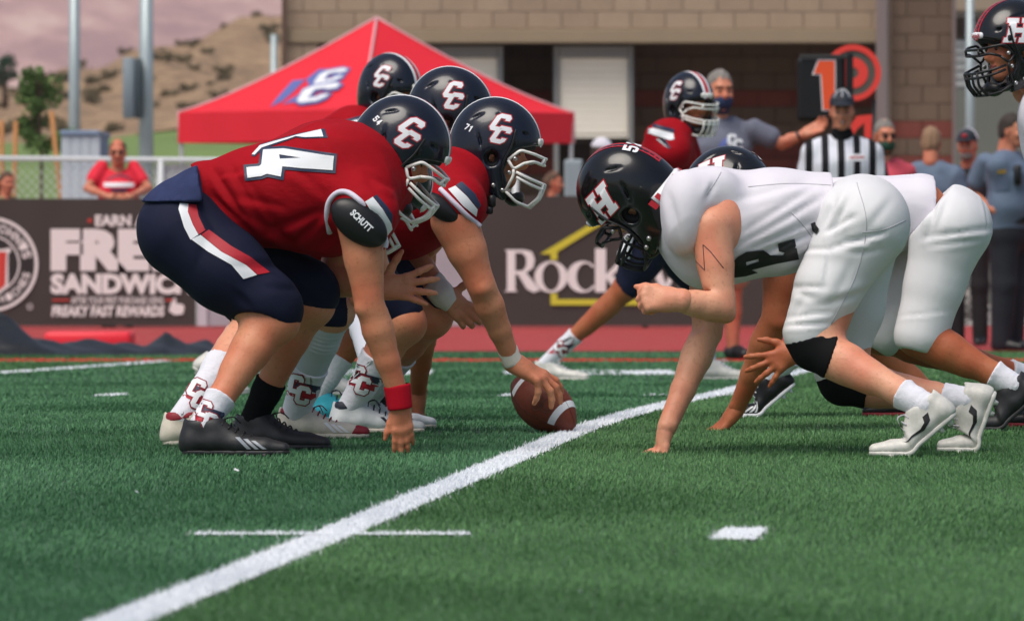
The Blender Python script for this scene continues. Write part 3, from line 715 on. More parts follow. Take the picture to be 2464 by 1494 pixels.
def grass_mesh(name, X, D, hgt, wid, m, base=None):
    V, F = blades(X, D, hgt, wid); tone = np.repeat(RNG.beta(2, 2, len(X)), 3)
    if base is not None:
        bv, bf = base; bt = np.array([t for q in bf for t in ((q[0], q[1], q[2]), (q[0], q[2], q[3]))]); F = np.concatenate([F, bt + len(V)]); V = np.concatenate([V, bv]); tone = np.concatenate([tone, np.full(len(bt), .5)])
    me = mesh_data(name, V, F, m, False); at = me.attributes.new('tone', 'FLOAT', 'FACE'); at.data.foreach_set('value', tone.astype(np.float32)); return me
marks = []     # (name, kind of paint, inside(X,D), corner polygon list)
for k in (-2, -1, 0, 1): marks.append(('yard_line', PAINT, [[(yardx(9, k) - .052, 9), (yardx(9, k) + .052, 9), (yardx(49.8, k) + .052, 49.8), (yardx(49.8, k) - .052, 49.8)]], 'white painted yard line under the ball' if k == 0 else 'white painted five-yard line on the far turf'))
for D0 in (16.5, 33.0):
    x = yardx(D0); marks.append(('hash_mark', PAINT, [[(x - .31, D0 - .05), (x + .31, D0 - .05), (x + .31, D0 + .05), (x - .31, D0 + .05)]], 'white cross stroke of the hash row on the yard line'))
    for k in (range(-2, 3) if D0 < 20 else range(-4, 5)):
        if k: x = yardx(D0) + .905 * k - .012; marks.append(('hash_mark', PAINT, [[(x - .05, D0 - .30), (x + .05, D0 - .30), (x + .05 + .047, D0 + .30), (x - .05 + .047, D0 + .30)]], 'short white hash mark painted on the turf'))
dig0 = [[(.0, 41.6), (.98, 41.6), (.98, 41.95), (.0, 41.95)], [(.0, 43.1), (.98, 43.1), (.98, 43.4), (.0, 43.4)], [(.0, 41.95), (.3, 41.95), (.3, 43.1), (.0, 43.1)], [(.68, 41.95), (.98, 41.95), (.98, 43.1), (.68, 43.1)]]
marks.append(('yard_number', PAINT, [[(x - .04, d) for x, d in q] for q in dig0], 'white painted digit on the far turf by the receiver'))
marks.append(('yard_number', PAINT, [[(x - 1.25 - .2, d) for x, d in q] for q in dig0], 'white painted digit on the far turf behind the linemen'))
marks.append(('sideline', PAINTR, [[(-16, 49.9), (16, 49.9), (16, 50.8), (-16, 50.8)]], 'red painted sideline along the far edge of the field'))
# blade positions: dense close to the camera, sparser and broader further off
bx_, bd_, bh_, bw_ = [], [], [], []
for d0, d1, dens, hh, ww in ((11.8, 15, 7500, .015, .0024), (15, 19, 6200, .016, .0026), (19, 24, 5000, .016, .0030), (24, 30, 2600, .017, .0040), (30, 38, 1100, .018, .006), (38, 56, 380, .020, .010)):
    hw0 = (1232 / FPX) * d1 * 1.18 + .35; n = int((d1 - d0) * 2 * hw0 * dens)
    bx_.append(RNG.uniform(-hw0, hw0, n)); bd_.append(RNG.uniform(d0, d1, n)); bh_.append(.8 * hh * RNG.uniform(.55, 1.15, n)); bw_.append(ww * RNG.uniform(.7, 1.2, n))
BX, BD, BH, BW = map(np.concatenate, (bx_, bd_, bh_, bw_)); used = np.zeros(len(BX), bool)
def inpoly(X, D, q):
    ins = np.zeros(len(X), bool); q = np.asarray(q)
    for (x0, y0), (x1, y1) in zip(q, np.roll(q, -1, 0)):
        if abs(y1 - y0) > 1e-9: ins ^= ((y0 > D) != (y1 > D)) & (X < (x1 - x0) * (D - y0) / (y1 - y0) + x0)
    return ins
for name, pm, quads, lab in marks:
    m_ = np.zeros(len(BX), bool); bv, bf = [], []
    for q in quads:
        m_ |= inpoly(BX + RNG.normal(0, .004, len(BX)), BD + RNG.normal(0, .008, len(BX)), q)
        ds = np.linspace(q[0][1], q[2][1], max(2, int((q[2][1] - q[0][1]) * 2))); b0 = len(bv)
        for d in ds:
            t = (d - q[0][1]) / (q[2][1] - q[0][1])
            for a, b in ((q[0], q[3]), (q[1], q[2])): bv.append((a[0] + (b[0] - a[0]) * t, d, float(zg(d)) + .004 + (.002 if name == 'hash_mark' else 0)))
        for i in range(len(ds) - 1): bf.append((b0 + 2 * i, b0 + 2 * i + 1, b0 + 2 * i + 3, b0 + 2 * i + 2))
    m_ &= ~used; used |= m_; i = np.flatnonzero(m_)
    # paint stands the fibres up: a second row of fibres in the painted strip
    tag(link(name, grass_mesh(name, np.concatenate([BX[i], BX[i] + RNG.normal(0, .012, len(i))]), np.concatenate([BD[i], BD[i] + RNG.normal(0, .03, len(i))]), np.tile(BH[i] * 1.05, 2), np.tile(BW[i], 2), pm, (np.array(bv), np.array(bf)))), lab, kind='structure')
i = np.flatnonzero(~used)
tag(link('turf_blades', grass_mesh('turf_blades', BX[i], BD[i], BH[i], BW[i], TURF)), 'short green artificial grass blades covering the field', kind='stuff')
for x, d, a in ((-.76, 20.2, 10), (-.95, 18.6, 60), (.13, 13.6, 70)):
    s_ = .007; R_ = rot(a, 20, 10); V = np.array([(-s_, 0, 0), (s_, 0, 0), (s_ * 1.1, .005, .003), (-s_ * .8, .006, .004)]) @ R_.T; z = float(zg(d)) + .018
    tag(obj('paper_scrap', (np.concatenate([V, V + (0, 0, .0012)]) + (x, d, z), [(0, 1, 2, 3), (7, 6, 5, 4), (0, 4, 5, 1), (1, 5, 6, 2), (2, 6, 7, 3), (3, 7, 4, 0)]), WHITE, None, False), 'tiny white scrap of tape lying on the turf', 'litter', 'scraps on the turf')
TRACK = mat('track_rubber', lin(164, 46, 44), .85, var=.1, vs=3, bump=.5, bs=120)
V, F = sheet(np.linspace(-40, 40, 9), np.linspace(56, 67.5, 24), lambda x, y: float(zg(y)) + .012); tag(obj('running_track', (V, F), TRACK), 'red rubber running track with white lane lines', kind='structure')
for d in np.linspace(57.2, 65.6, 8):
    V, F = sheet([-40, 40], [d - .025, d + .025], lambda x, y: float(zg(y)) + .018); tag(obj('lane_line', (V, F), mat('lane_paint', lin(196, 150, 150), .8)), 'thin pale lane line on the red track', kind='structure')
CONC = mat('pavement', lin(150, 144, 138), .9, var=.1, vs=1.5)
def terr(x, y):      # apron, then a lawn bank, then the slope of the near hill
    b = float(zg(min(y, 100))) - .02
    t = min(max((y - 112) / 45, 0), 1); b += 3.0 * t * t * (3 - 2 * t)
    if y > 160:
        u = (x + 17) / 9; cr = 6.6 + 5.4 / (1 + math.exp(-u * 2.2)) + .35 * math.sin(x * .45) + .25 * math.sin(x * 1.1 + 1)
        s = min((y - 160) / 190, 1); b += (cr - 3) * s * s * (3 - 2 * s) + (.5 * math.sin(x * .9 + y * .05) * math.sin(y * .13) if y < 340 else 0)
    if y > 360: b -= (y - 360) * .03
    return b
xs = np.concatenate([np.linspace(-400, -60, 18), np.linspace(-56, 56, 90), np.linspace(60, 400, 18)])
V, F = sheet(xs, np.concatenate([[66.5, 80, 100, 111]]), lambda x, y: terr(x, y)); tag(obj('pavement', (V, F), CONC), 'grey concrete apron behind the fence', kind='structure')
V, F = sheet(xs, np.linspace(110.8, 161, 18), lambda x, y: terr(x, y) + .01); tag(obj('lawn', (V, F), mat('lawn_grass', lin(110, 132, 70), .9, var=.15, vs=.6)), 'green lawn bank behind the tent', kind='structure')
HILLM = mat('dry_hillside', lin(98, 78, 62), .95, col2=lin(180, 148, 112), vs=1.1, bump2=1., bs2=.8)
V, F = sheet(xs, np.concatenate([np.linspace(160.5, 380, 56), np.linspace(390, 900, 10)]), terr); tag(obj('hill', (V, F), HILLM), 'dry tan hillside dotted with scrub', kind='structure')
r_ = np.random.default_rng(3); ph = r_.uniform(0, 6.28, 12)
def mount(x, y):
    t = (y - 900) / 1700; b = 10 + 330 * t * (1 + .15 * math.sin(x * .004 + 1))
    for i in range(6): b += (60 / (i + 1)) * math.sin(x * .011 * (i + 1) * 1.3 + ph[i]) * math.sin(y * .008 * (i + 1) + ph[i + 6]) * min(1, t * 3 + .15)
    return b
MTN = bpy.data.materials.new('red_rock_mountain'); MTN.use_nodes = True; N = MTN.node_tree.nodes; L = MTN.node_tree.links; b = N['Principled BSDF']; b.inputs['Roughness'].default_value = .95
geo = N.new('ShaderNodeNewGeometry'); mp = N.new('ShaderNodeMapping'); mp.inputs['Scale'].default_value = (.07, .03, .20); L.new(geo.outputs['Position'], mp.inputs[0])
n = N.new('ShaderNodeTexNoise'); n.inputs['Scale'].default_value = 1; n.inputs['Detail'].default_value = 9; n.inputs['Roughness'].default_value = .68; L.new(mp.outputs[0], n.inputs['Vector']); r = N.new('ShaderNodeValToRGB')
r.color_ramp.elements[0].position = .38; r.color_ramp.elements[0].color = lin(166, 134, 134); r.color_ramp.elements[1].position = .62; r.color_ramp.elements[1].color = lin(206, 178, 168)  # tones paled so the colour itself carries part of the distance haze
e = r.color_ramp.elements.new(.5); e.color = lin(190, 154, 150); L.new(n.outputs['Fac'], r.inputs[0]); L.new(r.outputs[0], b.inputs['Base Color'])
V, F = sheet(np.linspace(-1500, 1500, 90), np.linspace(900, 3600, 70), mount); tag(obj('mountain', (V, F), MTN), 'distant pinkish red-rock mountain slope', kind='structure')
# ------------------------------------------------------------------ scrub, tree, poles
def leaf_clump(rx, ry, rz, n, ls, seed):
    r = np.random.default_rng(seed); V, F = [], []
    blob = [(unit(r.normal(size=3)) * r.uniform(.35, .8), r.uniform(.25, .5)) for _ in range(14)]
    for i in range(n):
        bc, br = blob[r.integers(len(blob))]; p = (bc + unit(r.normal(size=3)) * br * r.uniform(.5, 1)) * (rx, ry, rz); u = unit(r.normal(size=3)); v = unit(np.cross(u, r.normal(size=3))); l = ls * r.uniform(.6, 1.3); k = len(V)
        V += [p - u * l, p + v * l * .5, p + u * l, p - v * l * .5]; F.append((k, k + 1, k + 2, k + 3))
    return np.array(V), F
SCRUB = mat('scrub_leaves', lin(112, 102, 78), .9, var=.25, vs=.8); LEAF = mat('sapling_leaves', lin(84, 112, 54), .8, var=.3, vs=6); DLEAF = mat('juniper_leaves', lin(58, 84, 66), .9, var=.2, vs=1)
WOOD = mat('stake_wood', lin(176, 122, 74), .8, var=.15, vs=20); BARK = mat('bark', lin(92, 76, 60), .9, var=.2, vs=20)
sm = mesh_data('shrub', *leaf_clump(.9, .9, .55, 260, .16, 5), SCRUB, False)
for i in range(130):
    y = r_.uniform(175, 350); x = (r_.uniform(-40, 720) - CX) / FPX * y; o = link('shrub', sm); s_ = r_.uniform(.15, .5); o.location = (x, y, terr(x, y) + .35 * s_); o.scale = (s_, s_, s_); o.rotation_euler = (0, 0, r_.uniform(0, 6))
    tag(o, 'small dark scrub bush growing on the tan hillside', 'shrub', 'scrub on the hillside')
def at(x, y, D): return P(x, y, D)
jt = empty('juniper_tree', (at(12, 170, 230)[0], 230, terr(at(12, 170, 230)[0], 230)), 'round dark green tree on the hillside behind the sapling', 'tree'); jz = jt.location.z
obj('crown', (lambda v: (v[0] + at(12, 168, 230), v[1]))(leaf_clump(.55, .55, .55, 900, .07, 8)), DLEAF, jt, False)
obj('trunk', tube([(jt.location.x, 230, jz), at(12, 190, 230)], [.12, .07], 8), BARK, jt)
tx, td = at(95, 260, 80)[0], 80.; tz = float(zg(td)) - .02
tr = empty('sapling_tree', (tx, td, tz), 'young green tree tied between wooden stakes behind the rail fence', 'tree')
cv = [leaf_clump(rx, rx, rz, n_, .035, 20 + i) for i, (rx, rz, n_) in enumerate(((.28, .30, 900), (.20, .24, 500), (.16, .16, 300), (.22, .18, 400), (.12, .2, 260)))]
cc_ = [at(95, 225, 80), at(70, 290, 80.1), at(155, 335, 79.9), at(95, 340, 80), at(70, 190, 80)]
obj('crown', join(*[(v + c, f) for (v, f), c in zip(cv, cc_)]), LEAF, tr, False)
obj('trunk', join(tube(curve([(tx, td, tz), at(100, 400, 80), at(95, 300, 80), at(92, 190, 80)], 4), .02, 7), tube([at(97, 340, 80), at(150, 330, 80)], .008, 6), tube([at(96, 320, 80), at(65, 280, 80)], .008, 6)), BARK, tr)
for x0, y0, x1, y1 in ((124, 268, 146, 476), (38, 292, 34, 480), (4, 290, 6, 480)):
    p0, p1 = at(x0, y0, 79.4), at(x1, y1, 79.4); p1 = p1 + (p1 - p0) * ((p1[2] - tz) / (p0[2] - p1[2])); tag(obj('wooden_stake', tube([p1, p0], .026, 8), WOOD), 'slanting pale wooden stake right of the sapling' if x0 > 100 else 'upright wooden stake beside the sapling', 'stake', 'stakes around the sapling')
GALV = mat('galvanised_steel', lin(168, 180, 182), .45, metal=.35, var=.06, vs=3)
def pole(x, ytop, D, r, lab):
    X = at(x, 0, D)[0]; z0 = terr(X, D); z1 = at(0, ytop, D)[2]; p = empty('light_pole', (X, D, z0), lab, 'pole', 'tall steel poles')
    obj('shaft', tube([(X, D, z0 + .3), (X, D, z1)], [r * 1.06, r * .9], 20), GALV, p); obj('base', lathe([(r * 2, z0), (r * 2, z0 + .25), (r * 1.4, z0 + .32)], 20, (X, D, 0)), CONC, p); return p
pole(179, -160, 90, .072, 'tall slim steel pole behind the sapling'); p2 = pole(352, -170, 100, .1, 'thick steel pole carrying a grey panel box'); pole(659, 84, 96, .05, 'short steel post between the hill and the building'); pole(2334, -120, 76, .047, 'steel pole between the building and the grey wall')
a, c = at(296, 140, 99.6), at(335, 285, 99.6); obj('panel_box', bevbox(a[0], c[0] - .06, 99.5, 99.9, c[2], a[2], .02), mat('panel_grey', lin(128, 140, 148), .6), p2); obj('box_side', bevbox(c[0] - .06, c[0] + .01, 99.55, 99.95, c[2], a[2], .01), mat('panel_dark', lin(70, 84, 90), .6), p2)
# ------------------------------------------------------------------ building
BL = [mat('block_tan_%d' % i, c, .9, var=.07, vs=3, bump=.6, bs=60) for i, c in enumerate((lin(164, 142, 120), lin(160, 138, 117), lin(168, 146, 124)))]
BB = [mat('block_brown_%d' % i, c, .9, var=.07, vs=3, bump=.6, bs=60) for i, c in enumerate((lin(112, 92, 76), lin(106, 87, 72)))]
BR = [mat('block_red_%d' % i, c, .9, var=.08, vs=3, bump=.6, bs=60) for i, c in enumerate((lin(122, 62, 52), lin(112, 56, 48)))]
MORT = mat('mortar', lin(146, 128, 110), .95)
def xw(x, D): return (x - CX) / FPX * D
def zw(y, D): return CAMZ + (HY - y) / FPX * D
bd = empty('concession_building', (3.5, 86, float(zg(86)) - .02), 'tan block stadium building with a dark service recess and roll-up shutters', 'building')
blk = {}
def block(x0, x1, z0, z1, y, m, depth=.1):
    key = (round(x1 - x0, 2), round(z1 - z0, 2), m.name)
    if key not in blk: w_, h_ = (x1 - x0) / 2, (z1 - z0) / 2; blk[key] = mesh_data('block', *bevbox(-w_, w_, 0, depth, -h_, h_, .006), m, False)
    o = link('block', blk[key], bd); o.location = ((x0 + x1) / 2 - bd.location.x, y - bd.location.y + random.uniform(-.003, .003), (z0 + z1) / 2 - bd.location.z)
def wall_blocks(x0, x1, z0, z1, y, pick, bw=.4, bh=.2):
    g = .006; nr = int(round((z1 - z0) / bh)); bh = (z1 - z0) / nr
    for r in range(nr):
        x = x0 - (bw / 2 if r % 2 else 0)
        while x < x1 - .02:
            a, b = max(x, x0), min(x + bw, x1)
            if b - a > .05: block(a + g / 2, b - g / 2, z0 + r * bh + g / 2, z0 + (r + 1) * bh - g / 2, y, pick(r))
            x += bw
DF = 85.
xl, xr = xw(688, DF), xw(2112, DF); zs = zw(104, DF); zb = float(zg(DF)) - .02
wall_blocks(xl, xr, zs + .16, zs + .16 + .8, DF, lambda r: random.choice(BL))
obj('backing_wall', box(xl, xr, DF + .06, DF + .3, zs + .1, zs + 2.2), MORT, bd, False)
obj('soffit_band', bevbox(xl - .02, xr + .02, DF - .04, DF + .3, zs, zs + .158, .01), mat('soffit_tan', lin(152, 134, 110), .85, var=.05, vs=2), bd, False)
xp = xw(766, DF); wall_blocks(xl, xp, zb, zs - .004, DF, lambda r: random.choice(BL)); obj('backing_wall', box(xl, xp - .01, DF + .06, DF + 3.4, zb, zs), MORT, bd, False)
# recess: ceiling, back wall with red courses, shutters
DR = DF + 1.9; xa, xb = xw(766, DR) - .1, xw(2200, DR)
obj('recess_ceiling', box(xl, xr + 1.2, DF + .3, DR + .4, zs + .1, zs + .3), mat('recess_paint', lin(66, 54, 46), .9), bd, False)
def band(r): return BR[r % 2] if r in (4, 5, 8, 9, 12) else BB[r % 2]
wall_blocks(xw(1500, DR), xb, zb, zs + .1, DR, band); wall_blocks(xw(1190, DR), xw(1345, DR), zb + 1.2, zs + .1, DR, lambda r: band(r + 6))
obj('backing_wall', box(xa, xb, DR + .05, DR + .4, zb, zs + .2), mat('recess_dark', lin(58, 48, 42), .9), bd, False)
SHUT = mat('shutter_slats', lin(252, 244, 226), .5, var=.02, vs=3); FRAME = mat('shutter_frame', lin(132, 132, 130), .5)
for sx0, sx1 in ((1042, 1198), (1345, 1512)):
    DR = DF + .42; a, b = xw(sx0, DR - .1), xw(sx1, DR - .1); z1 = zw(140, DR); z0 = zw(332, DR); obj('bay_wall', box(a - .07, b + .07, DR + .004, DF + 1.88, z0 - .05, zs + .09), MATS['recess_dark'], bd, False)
    sh = obj('shutter', box(a, b, DR - .06, DR - .02, z0, z1), SHUT, bd, False)
    sl = mesh_data('slat', *bevbox(-(b - a) / 2 + .01, (b - a) / 2 - .01, -.006, .01, -.0385, .0385, .004), SHUT, False)
    for i in range(int((z1 - z0) / .08)): o = link('slat', sl, sh); o.location = tuple(np.array(((a + b) / 2, DR - .07, z1 - .04 - i * .08)) - wloc(sh))
    for u in (a - .06, b): obj('shutter_frame', bevbox(u, u + .06, DR - .14, DR - .02, zb, z1 + .14, .006), FRAME, bd, False)
    obj('shutter_box', bevbox(a, b, DR - .16, DR - .02, z1, z1 + .14, .01), FRAME, bd, False)
    obj('service_counter', bevbox(a - .1, b + .1, DR - .4, DR - .02, zb + .95, zb + 1.0, .01), mat('counter_steel', lin(150, 150, 150), .4, metal=.6), bd, False)
DR = DF + 1.9
# right pillar, downspouts
x0, x1 = xw(2140, DF), xw(2292, DF)
wall_blocks(x0, x1, zb, zb + 4.0, DF - .3, lambda r: BR[r % 2] if r in (6, 8, 10) else random.choice(BB), bw=.37); obj('backing_wall', box(x0 + .01, x1 - .01, DF - .24, DF + 3.5, zb, zb + 4.2), MORT, bd, False)
obj('downspout', bevbox(xw(2108, DF - .45), xw(2138, DF - .45), DF - .5, DF - .4, zb, zb + 4.2, .02), mat('downspout_taupe', lin(128, 114, 112), .6), bd, False)
obj('downspout', bevbox(xw(678, DF - .1), xw(690, DF - .1), DF - .14, DF - .06, zb, zb + 4.2, .01), mat('downspout_brown', lin(98, 76, 62), .6), bd, False)
obj('downspout', bevbox(xw(2292, DF - .35), xw(2300, DF - .35), DF - .4, DF - .32, zb, zb + 4.2, .01), MATS['downspout_taupe'], bd, False)
# low grey annex with a ribbed white roof to the right
an = empty('annex_shed', (xw(2440, 96), 96, zb), 'low grey-green shed with a ribbed white metal upper wall', 'building'); x0, x1 = xw(2286, 96), xw(2900, 96)
obj('wall', box(x0, x1, 96, 99, zb, zw(214, 96)), mat('annex_grey', lin(112, 114, 106), .85, var=.06, vs=1), an, False)
obj('upper_wall', box(x0, x1, 96.05, 99, zw(214, 96) + .004, zw(30, 96)), mat('annex_white', lin(176, 178, 176), .6), an, False)
rb = mesh_data('rib', *bevbox(x0 - an.location.x, x1 - an.location.x, -.03, .0, -.02, .02, .006), MATS['annex_white'], False)
for i in range(9): o = link('rib', rb, an); o.location = (0, .05, zw(205 - i * 20, 96) - zb)
obj('roof', bevbox(x0 - .1, x1, 95.7, 99.2, zw(30, 96), zw(-40, 96), .02), mat('annex_tan', lin(158, 142, 122), .8), an, False)
# ------------------------------------------------------------------ canopy tent (seen corner on)
TENT = mat('tent_red', lin(226, 36, 52), .6, var=.04, vs=2, bump2=.25, bs2=5, spec=.35); TRIM = mat('tent_trim', lin(226, 170, 176), .6)
ctr = np.array([-1.33, 72.0]); pk = zw(46, 72); ev = zw(273, 72); vb = zw(345, 72); hd = 1.94
cor = [np.array([ctr[0] - hd, ctr[1] - .12]), np.array([ctr[0] - .12, ctr[1] - hd]), np.array([ctr[0] + hd, ctr[1] + .12]), np.array([ctr[0] + .12, ctr[1] + hd])]
tn = empty('canopy_tent', (ctr[0], ctr[1], float(zg(72)) - .02), 'pointed red pop-up canopy tent with a white and blue letter emblem', 'tent')
def roofpt(i, s, t):     # s along the eave, t up to the peak
    e = cor[i] * (1 - s) + cor[(i + 1) % 4] * s; q = e * (1 - t) + ctr * t; z = ev + (pk - ev) * (t ** 1.22) - .05 * math.sin(math.pi * s) * (1 - t) * math.sin(math.pi * min(t * 2, 1)); return np.array([q[0], q[1], z])
panels = []
for i in range(4):
    V = []; F = []; n_, m_ = 14, 14
    for b in range(m_ + 1):
        for a in range(n_ + 1): V.append(roofpt(i, a / n_, b / m_))
    F = np.array([(b * (n_ + 1) + a, b * (n_ + 1) + a + 1, (b + 1) * (n_ + 1) + a + 1, (b + 1) * (n_ + 1) + a) for b in range(m_) for a in range(n_)])
    rp = obj('roof_panel', (np.array(V), F), TENT, tn); panels.append((np.array(V), F))
    V = []
    for a in range(n_ + 1):
        e = cor[i] * (1 - a / n_) + cor[(i + 1) % 4] * (a / n_); out = unit(np.append(e - ctr, 0)); w_ = .012 * math.sin(a * 1.7)
        V += [np.array([e[0], e[1], ev + .002]) + out * .01, np.array([e[0], e[1], vb]) + out * (.012 + w_)]
    obj('valance', (np.array(V), np.array([(2 * a, 2 * a + 1, 2 * a + 3, 2 * a + 2) for a in range(n_)])), TENT, tn)
    obj('trim', tube([np.array([cor[i][0], cor[i][1], vb])] + [roofpt(i, 0, t) + (0, 0, .012) for t in np.linspace(0, 1, 12)], .014, 6), TRIM, tn)
    obj('leg', bevbox(cor[i][0] * .985 + ctr[0] * .015 - .02, cor[i][0] * .985 + ctr[0] * .015 + .02, cor[i][1] - .02 + (.05 if i == 1 else 0), cor[i][1] + .02 + (.05 if i == 1 else 0), float(zg(72)) - .02, ev, .004), mat('tent_leg', lin(200, 202, 204), .4, metal=.3), tn, False)
tt = bvh(panels[0])
cA = crop(650, 0, 1450, 480, 2464)
def quadmap(G, q):       # letter shape into a traced quadrilateral (frame coordinates)
    g = np.asarray(G, float); g = g / g.max(0); q = [np.array(p) for p in q]; return [tuple((q[0] * (1 - u) + q[1] * u) * (1 - v) + (q[3] * (1 - u) + q[2] * u) * v) for u, v in g]
cq1 = [cA(345, 655), cA(560, 605), cA(625, 515), cA(420, 550)]; cq2 = [cA(220, 795), cA(425, 768), cA(590, 625), cA(300, 668)]
BLUEP = mat('blue_print', lin(92, 104, 168), .6)
for q, l in ((cq1, .012), (cq2, .02)):
    g = np.array(quadmap(GC, q)); decal('emblem_outline', [offset(g, 5)], 71.3, tt, BLUEP, tn, l, 20); decal('emblem', [g], 71.3, tt, WHITE, tn, l + .008, 20)
for pl in ([(30, 810), (90, 730), (200, 610), (300, 600), (210, 690), (130, 760)], [(120, 790), (200, 740), (270, 700), (225, 770)], [(300, 600), (400, 525), (560, 520), (420, 560), (330, 660)]): decal('emblem_streak', [[cA(*p) for p in pl]], 71.3, tt, BLUEP, tn, .007, 20)
# ------------------------------------------------------------------ front fence with banners
DFE = 66.; zf = float(zg(DFE)) + .012; FSTEEL = mat('fence_steel', lin(164, 166, 168), .5, metal=.3); MESHM = mat('fence_wire', lin(36, 38, 40), .6); MESHW = mat('fence_wire_light', lin(196, 198, 200), .6)
def chainlink(x0, x1, z0, z1, y, s=.075, r=.004):
    vf = []; h_ = z1 - z0; n_ = int((x1 - x0 + h_) / s)
    for i in range(n_):
        a = x0 - h_ + i * s
        for dr in (1, -1):
            p, q = np.array([a, z0]), np.array([a + h_, z1])
            if dr < 0: p, q = np.array([a, z1]), np.array([a + h_, z0])
            t0, t1 = max(0, (x0 - p[0]) / h_), min(1, (x1 - p[0]) / h_)
            if t1 - t0 < .02: continue
            P0, P1 = p + (q - p) * t0, p + (q - p) * t1; vf.append(tube([(P0[0], y + dr * .003, P0[1]), (P1[0], y + dr * .003, P1[1])], r, 4))
    return join(*vf)
ff = empty('front_fence', (0, DFE + .1, zf), 'chain-link fence along the track that carries the banners', 'fence'); zt = zw(480, DFE)
for x in np.arange(-8.4, 8.5, 2.4): obj('post', tube([(x, DFE + .1, zf), (x, DFE + .1, zt - .02)], .03, 10), FSTEEL, ff)
obj('top_rail', tube([(-9, DFE + .1, zt - .03), (9, DFE + .1, zt - .03)], .024, 10), FSTEEL, ff); m = obj('wire_mesh', chainlink(3.0, 6.5, zf + .02, zw(690, DFE), DFE + .06), MESHM, ff); m['kind'] = 'stuff'
obj('wire_mesh', chainlink(-2.8, -.4, zf + .02, zt - .05, DFE + .06), MESHW, ff)['kind'] = 'stuff'
BAN = mat('banner_charcoal', lin(62, 57, 52), .7, var=.04, vs=1.5, bump2=.25, bs2=3); BANW = mat('banner_white', lin(234, 234, 230), .7); BANR = mat('banner_red', lin(206, 66, 56), .7); BANY = mat('banner_yellow', lin(206, 202, 58), .7)
def banner_sheet(x0, x1, z0, z1, y):
    n_, m_ = 40, 6; V = np.array([(x0 + (x1 - x0) * a / n_, y + dy + .004 * math.sin(a * .9) * math.sin(b * 1.3), z0 + (z1 - z0) * b / m_) for dy in (0, .006) for b in range(m_ + 1) for a in range(n_ + 1)])
    F = [(b * (n_ + 1) + a, b * (n_ + 1) + a + 1, (b + 1) * (n_ + 1) + a + 1, (b + 1) * (n_ + 1) + a) for b in range(m_) for a in range(n_)]; k = (n_ + 1) * (m_ + 1)
    return V, F + [tuple(reversed([i + k for i in f])) for f in F]
def bx(x): return xw(x, DFE)
def bz(y): return zw(y, DFE)
YB = DFE - .012
b1 = tag(obj('banner', banner_sheet(bx(-210), bx(471), zf + .02, bz(478), DFE), BAN), 'charcoal fence banner with FREE SANDWICH lettering and a round emblem', 'banner')
def btext(par, s, x0, x1, y0, y1, m, bold=.03, shear=0.): return obj('lettering', textbox(s, bx(x0), bx(x1), bz(y1), bz(y0), YB, bold, shear), m, par, False)
btext(b1, 'EARN A', 229, 352, 517, 545, BANW, .045); btext(b1, 'FREE', 122, 442, 551, 652, BANW, .075); btext(b1, 'SANDWICH', 122, 466, 658, 708, BANW, .06)
btext(b1, 'AFTER YOUR FIRST PURCHASE USING', 171, 394, 714, 731, BANW, .02); btext(b1, 'FREAKY FAST REWARDS', 124, 396, 735, 762, BANW, .05, .12)
for x0, x1 in ((126, 168), (398, 420)): obj('rule', box(bx(x0), bx(x1), YB, YB + .002, bz(724), bz(720)), BANR, b1, False)
def star(cx, cy, r): return [(cx + (r if i % 2 == 0 else r * .42) * math.sin(i * math.pi / 5), cy - (r if i % 2 == 0 else r * .42) * math.cos(i * math.pi / 5)) for i in range(10)]
def flat(name, loops, m, par, y=YB):
    pts = [p for l in loops for p in l]; tr_ = tessellate_polygon([[Vector((p[0], -p[1], 0)) for p in l] for l in loops]); return obj(name, (np.array([(bx(p[0]), y, bz(p[1])) for p in pts]), [tuple(t) for t in tr_]), m, par, False)
flat('star', [star(216, 531, 8)], BANR, b1)
flat('thumb_mark', [[(406, 748), (412, 728), (418, 716), (424, 718), (424, 730), (440, 732), (444, 740), (440, 756), (420, 758)]], BANW, b1)
rc, rr_ = (-22, 636), 114
def circ(c, r, n_=48): return [(c[0] + r * math.cos(2 * math.pi * i / n_), c[1] + r * math.sin(2 * math.pi * i / n_)) for i in range(n_)]
flat('ring', [circ(rc, rr_), circ(rc, rr_ - 8)[::-1]], BANW, b1); flat('disc', [circ(rc, rr_ - 8.5)], mat('banner_black', lin(40, 38, 36), .7), b1, YB + .003); flat('ring', [circ(rc, 70), circ(rc, 66)[::-1]], BANW, b1)
flat('letter', [[(-60, 600), (5, 600), (26, 596), (26, 606), (20, 610), (20, 690), (-2, 708), (-60, 708)]], BANW, b1, YB - .002); flat('letter', [[(-56, 606), (16, 606), (13, 686), (-6, 702), (-56, 702)]], BANR, b1, YB - .004); flat('ring', [circ((72, 738), 7, 16), circ((72, 738), 5, 16)[::-1]], BANW, b1)
def arctext(s, r0, r1, a0, a1):
    vf = []; n_ = len(s)
    for i, ch in enumerate(s):
        if ch == ' ': continue
        V, F = text2d(ch, .03); A0 = a0 + (a1 - a0) * (i + .08) / n_; A1 = a0 + (a1 - a0) * (i + .92) / n_; out = []
        for u, v in V: a = rad(A0 + (A1 - A0) * u); r = (r0 + (r1 - r0) * v); out.append((bx(rc[0] + r * math.cos(a)), YB - .002, bz(rc[1] + r * math.sin(a))))
        vf.append((np.array(out), F))
    return join(*vf)
obj('lettering', arctext("JIMMY JOHN'S", 78, 100, -175, -8), BANW, b1, False); obj('lettering', arctext('SANDWICHES', 98, 80, 120, 12), BANW, b1, False)
b2 = tag(obj('banner', banner_sheet(bx(1137), bx(2200), zf + .02, bz(472), DFE), BAN), 'charcoal fence banner with white Rock lettering and a yellow house outline', 'banner')
